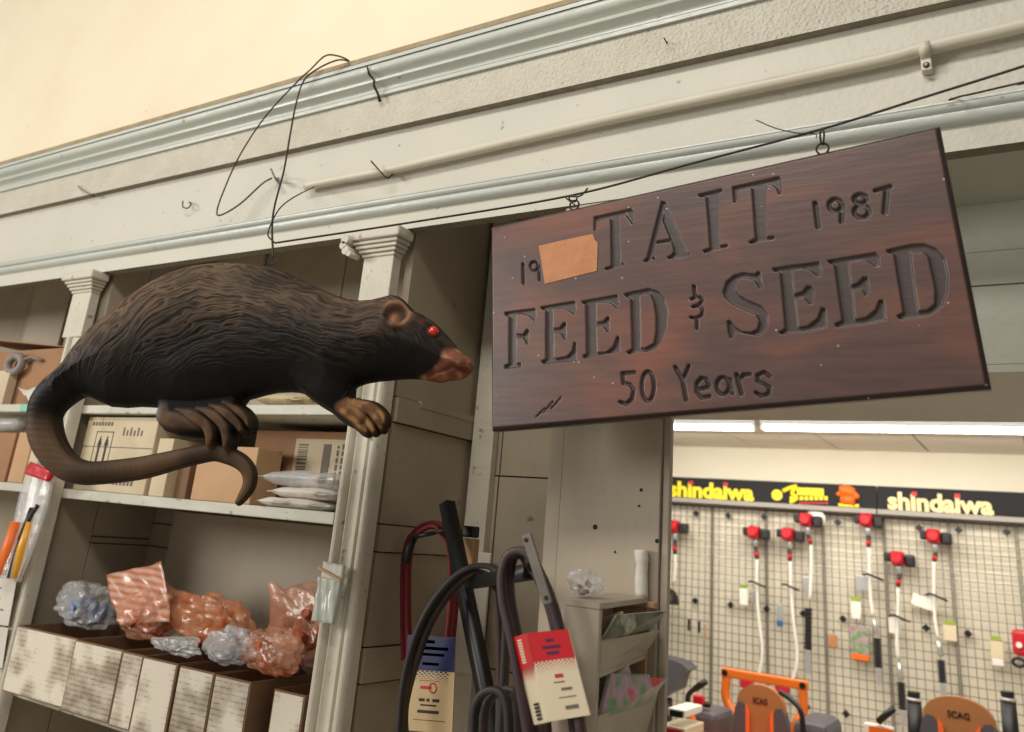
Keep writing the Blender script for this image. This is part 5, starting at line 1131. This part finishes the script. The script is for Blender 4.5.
b=MB();q=oY(704,701,YM-.15);b.bbox(q[0]-.07,q[0]-.0,YM-.18,YM-.12,q[2]-.03,q[2]+.03,.01);b.build('red_knob',M['redp'],t)
b=MB();b.tube(cr([oY(706,681,YM-.25),oY(698,687,YM-.25),oY(689,694,YM-.25),oY(687,706,YM-.25)],5),.016,8);b.tube([oY(706,681,YM-.25),oY(695,689,YM-.25)],.022,8);b.build('control_lever',M['black'],t)
b=MB();b.tube([oY(688,706,YM-.25),oY(692,718,YM-.25),oY(696,732,YM-.25),oY(697,745,YM-.25)],.026,4);b.build('lever_arm',M['orange'],t)
b=MB();b.tube(cr([oY(780,692,YM-.2),oY(792,700,YM-.25),oY(801,712,YM-.28),oY(803,735,YM-.28)],5),.017,8);b.build('control_lever',M['black'],t)
for x_ in(c[0]-.42,c[0]+.42): wheel(t,x_,YM+.1,.27,.2)
for x_ in(c[0]-.34,c[0]+.34): wheel(t,x_,YM-.85,.13,.11)
tag(t,'orange and black riding mower with folded roll bar and brown SCAG seat, left one','mower','riding mowers in the far room')
t=empty('riding_mower',(oY(957,732,YM)[0],YM,0));c=seat(t,957,697,YM,.42,.42)
b=MB();b.bbox(c[0]-.38,c[0]+.38,YM-.7,YM+.35,.28,.42,.04);b.build('deck',M['orange'],t)
for px_ in(914,1008):
    b=MB();q=oY(px_,700,YM+.1);b.tube([(q[0],YM+.1,q[2]-.01),(q[0],YM+.1,.4)],[.042,.05],12);b.build('fuel_filler',M['black'],t)
    b=MB();b.lathe([(.035,0),(.038,.03),(.034,.035)],(q[0],YM+.1,q[2]+.014),(0,0,1),14);b.build('filler_cap',M['black'],t)
    b=MB();b.lathe([(.046,0),(.046,.018)],(q[0],YM+.1,q[2]-.006),(0,0,1),14);b.build('cap_collar',M['silver'],t)
b=MB();b.tube([oY(878,722,YM-.3),oY(894,708,YM-.3)],.02,8);b.build('control_lever',M['black'],t)
b=MB();q0=oY(864,722,YM-.28);q1=oY(894,732,YM-.28);b.bbox(q0[0],q1[0],YM-.3,YM-.24,q1[2]-.1,q0[2],.01);b.build('side_cover',M['whitep'],t)
b=MB();b.bbox(q0[0]+.03,q1[0],YM-.305,YM-.3005,q0[2]-.07,q0[2]-.01,.001);b.build('orange_decal',M['orange2'],t)
for x_ in(c[0]-.42,c[0]+.42): wheel(t,x_,YM+.1,.27,.2)
for x_ in(c[0]-.34,c[0]+.34): wheel(t,x_,YM-.85,.13,.11)
tag(t,'brown and grey SCAG-seated mower cut by the bottom edge, right one','mower','riding mowers in the far room')
# partly seen black seat of a third machine by the jamb
YT2=7.5
t=empty('tractor_seat',(oY(672,690,YT2)[0],YT2,0));b=MB();P=[oY(x,y,YT2) for x,y in((655,656),(672,660),(682,664),(688,670),(680,674),(676,690),(655,700))];b.prism(P,(0,.25,0));b.build('seat_back',M['seatgr'],t)
b=MB();q=oY(668,700,YT2);b.tube([(q[0]-.05,YT2+.1,q[2]),(q[0]-.05,YT2+.1,.02)],.05,10);b.build('pedestal',M['black'],t)
b=MB();b.bbox(q[0]-.3,q[0]+.2,YT2-.15,YT2+.35,0,.03,.01);b.build('base_plate',M['black'],t)
tag(t,'black machine seat edge showing beside the door jamb','seat')
t=empty('helmet',(oY(672,590,8.3)[0],8.3,1));b=MB();q=oY(669,601,8.30);b.lathe([(.12,-.02),(.12,0),(.115,.05),(.08,.1),(.02,.125)],(q[0],8.22,q[2]),(0,0,1),20);b.build('shell',M['black'],t)
b=MB();b.tube([(q[0],8.30,q[2]+.02),(q[0],8.455,q[2]+.05)],.006,6);b.build('hook',M['grid'],t);tag(t,'rounded black guard hanging on the grid wall beside the door jamb','helmet')
# pallet of boxed goods bottom left of doorway
for i,(px_,py_,w_,h_,m_,lb) in enumerate(((676,713,.10,.04,'whitep','white and black striped carton by the mower console'),(674,731,.14,.05,'cream_card','white carton with red print at the bottom of the doorway'))):
    q=oY(px_,py_,YM-1.25);t=empty('carton_stack',(q[0],YM-1.1,0));b=MB();b.bbox(q[0]-w_/2,q[0]+w_/2,YM-1.25-.02*i,YM-.95,q[2]-h_/2,q[2]+h_/2,.006);b.build('carton',M[m_],t)
    b=MB();b.bbox(q[0]-w_*.35,q[0]+w_*.4,YM-1.256-.02*i,YM-1.2505-.02*i,q[2]-.02,q[2]+.012,.001);b.build('print',M['black' if i==0 else 'redp'],t)
    if i==1: b=MB();b.bbox(q[0]-.14,q[0]+.14,YM-1.27,YM-.96,0,q[2]-h_/2-.001,.006);b.build('lower_carton',M['card2'],t)
    tag(t,lb,'carton')
#============================================================ LIGHTS
def area(name,loc,rot,sx,sy,e,col):
    l=bpy.data.lights.new(name,'AREA');l.shape='RECTANGLE';l.size=sx;l.size_y=sy;l.energy=e;l.color=col;o=bpy.data.objects.new(name,l);COL.objects.link(o);o.location=loc
    if rot is not None:
        d=Vector(rot)-Vector(loc);o.rotation_euler=d.to_track_quat('-Z','Y').to_euler()
    return o
area('window_daylight',(-6.5,-3.2,3.0),(-1.6,1.9,2.2),2.4,1.8,225,(1,.965,.90))
area('unseen_ceiling_fill',(-1.2,-.9,4.3),(-1.6,1.9,2.6),2.4,.5,66,(1,.96,.89))  # unseen fill light added overhead, with no tubes modelled there
area('far_room_light',(-1.5,5.6,2.5),(-1.5,6.6,0),4.0,1.6,82,(1,.97,.91))
area('far_room_light',(-1.5,7.3,2.55),(-1.5,8.2,0),4.0,.5,48,(1,.96,.88))
w=bpy.data.worlds.new('World');S.world=w;w.use_nodes=True;w.node_tree.nodes['Background'].inputs[0].default_value=(1,.955,.90,1);w.node_tree.nodes['Background'].inputs[1].default_value=.27
#============================================================ CAMERA
cd=bpy.data.cameras.new('camera');co=bpy.data.objects.new('camera',cd);COL.objects.link(co);S.camera=co
r_=RM;mt=Matrix(((r_[0][0],-r_[1][0],-r_[2][0]),(r_[0][1],-r_[1][1],-r_[2][1]),(r_[0][2],-r_[1][2],-r_[2][2])))
co.matrix_world=Matrix.Translation(Vector(EYE))@mt.to_4x4()
cd.sensor_width=36;cd.sensor_fit='HORIZONTAL';cd.lens=FP*36/1024;cd.shift_x=(512-CX)/1024;cd.shift_y=(CY-366)/1024
cd.dof.use_dof=True;cd.dof.focus_distance=2.15;cd.dof.aperture_fstop=3.3;cd.clip_start=.05
S.view_settings.view_transform='Standard';S.view_settings.look='None';S.view_settings.gamma=1;S.view_settings.use_curve_mapping=False;S.view_settings.exposure=.13
SUB={'barcode':'shipping_label','arrow_mark':'carton','print':'carton','box_seam':'carton','paper_label':'carton','grip_band':'grip','pin_bolt':'roll_bar_top','cap_collar':'fuel_filler','filler_cap':'fuel_filler','piping':'seat_back','screw_head':'strap','screw_hole':'strap','core':'roll','red_dot':'lettering','emblem_base':'orange_emblem','fuel_cap':'side_console','side_print':'folded_side','band_print':'red_band','end_cap':'housing','blade_guard':'cutter_blade','scroll':'capital','gathered_top':'plastic_film','paint_patch':None,'lever_arm':'control_lever','orange_decal':'side_cover','nail_hole':'face_board','header_card':'card'}
def ctr(o): return sum((Vector(q) for q in o.bound_box),Vector())/8
for root in [o for o in COL.objects if o.parent is None]:
    ch=list(root.children)
    for o in ch:
        base=o.name.split('.')[0];tgt=SUB.get(base)
        if not tgt: continue
        c_=[p for p in ch if p.name.split('.')[0]==tgt and p.parent==root and p is not o]
        if c_: o.parent=min(c_,key=lambda p:(ctr(p)-ctr(o)).length)
for o in bpy.data.objects:
    if '_w' in o: del o['_w']
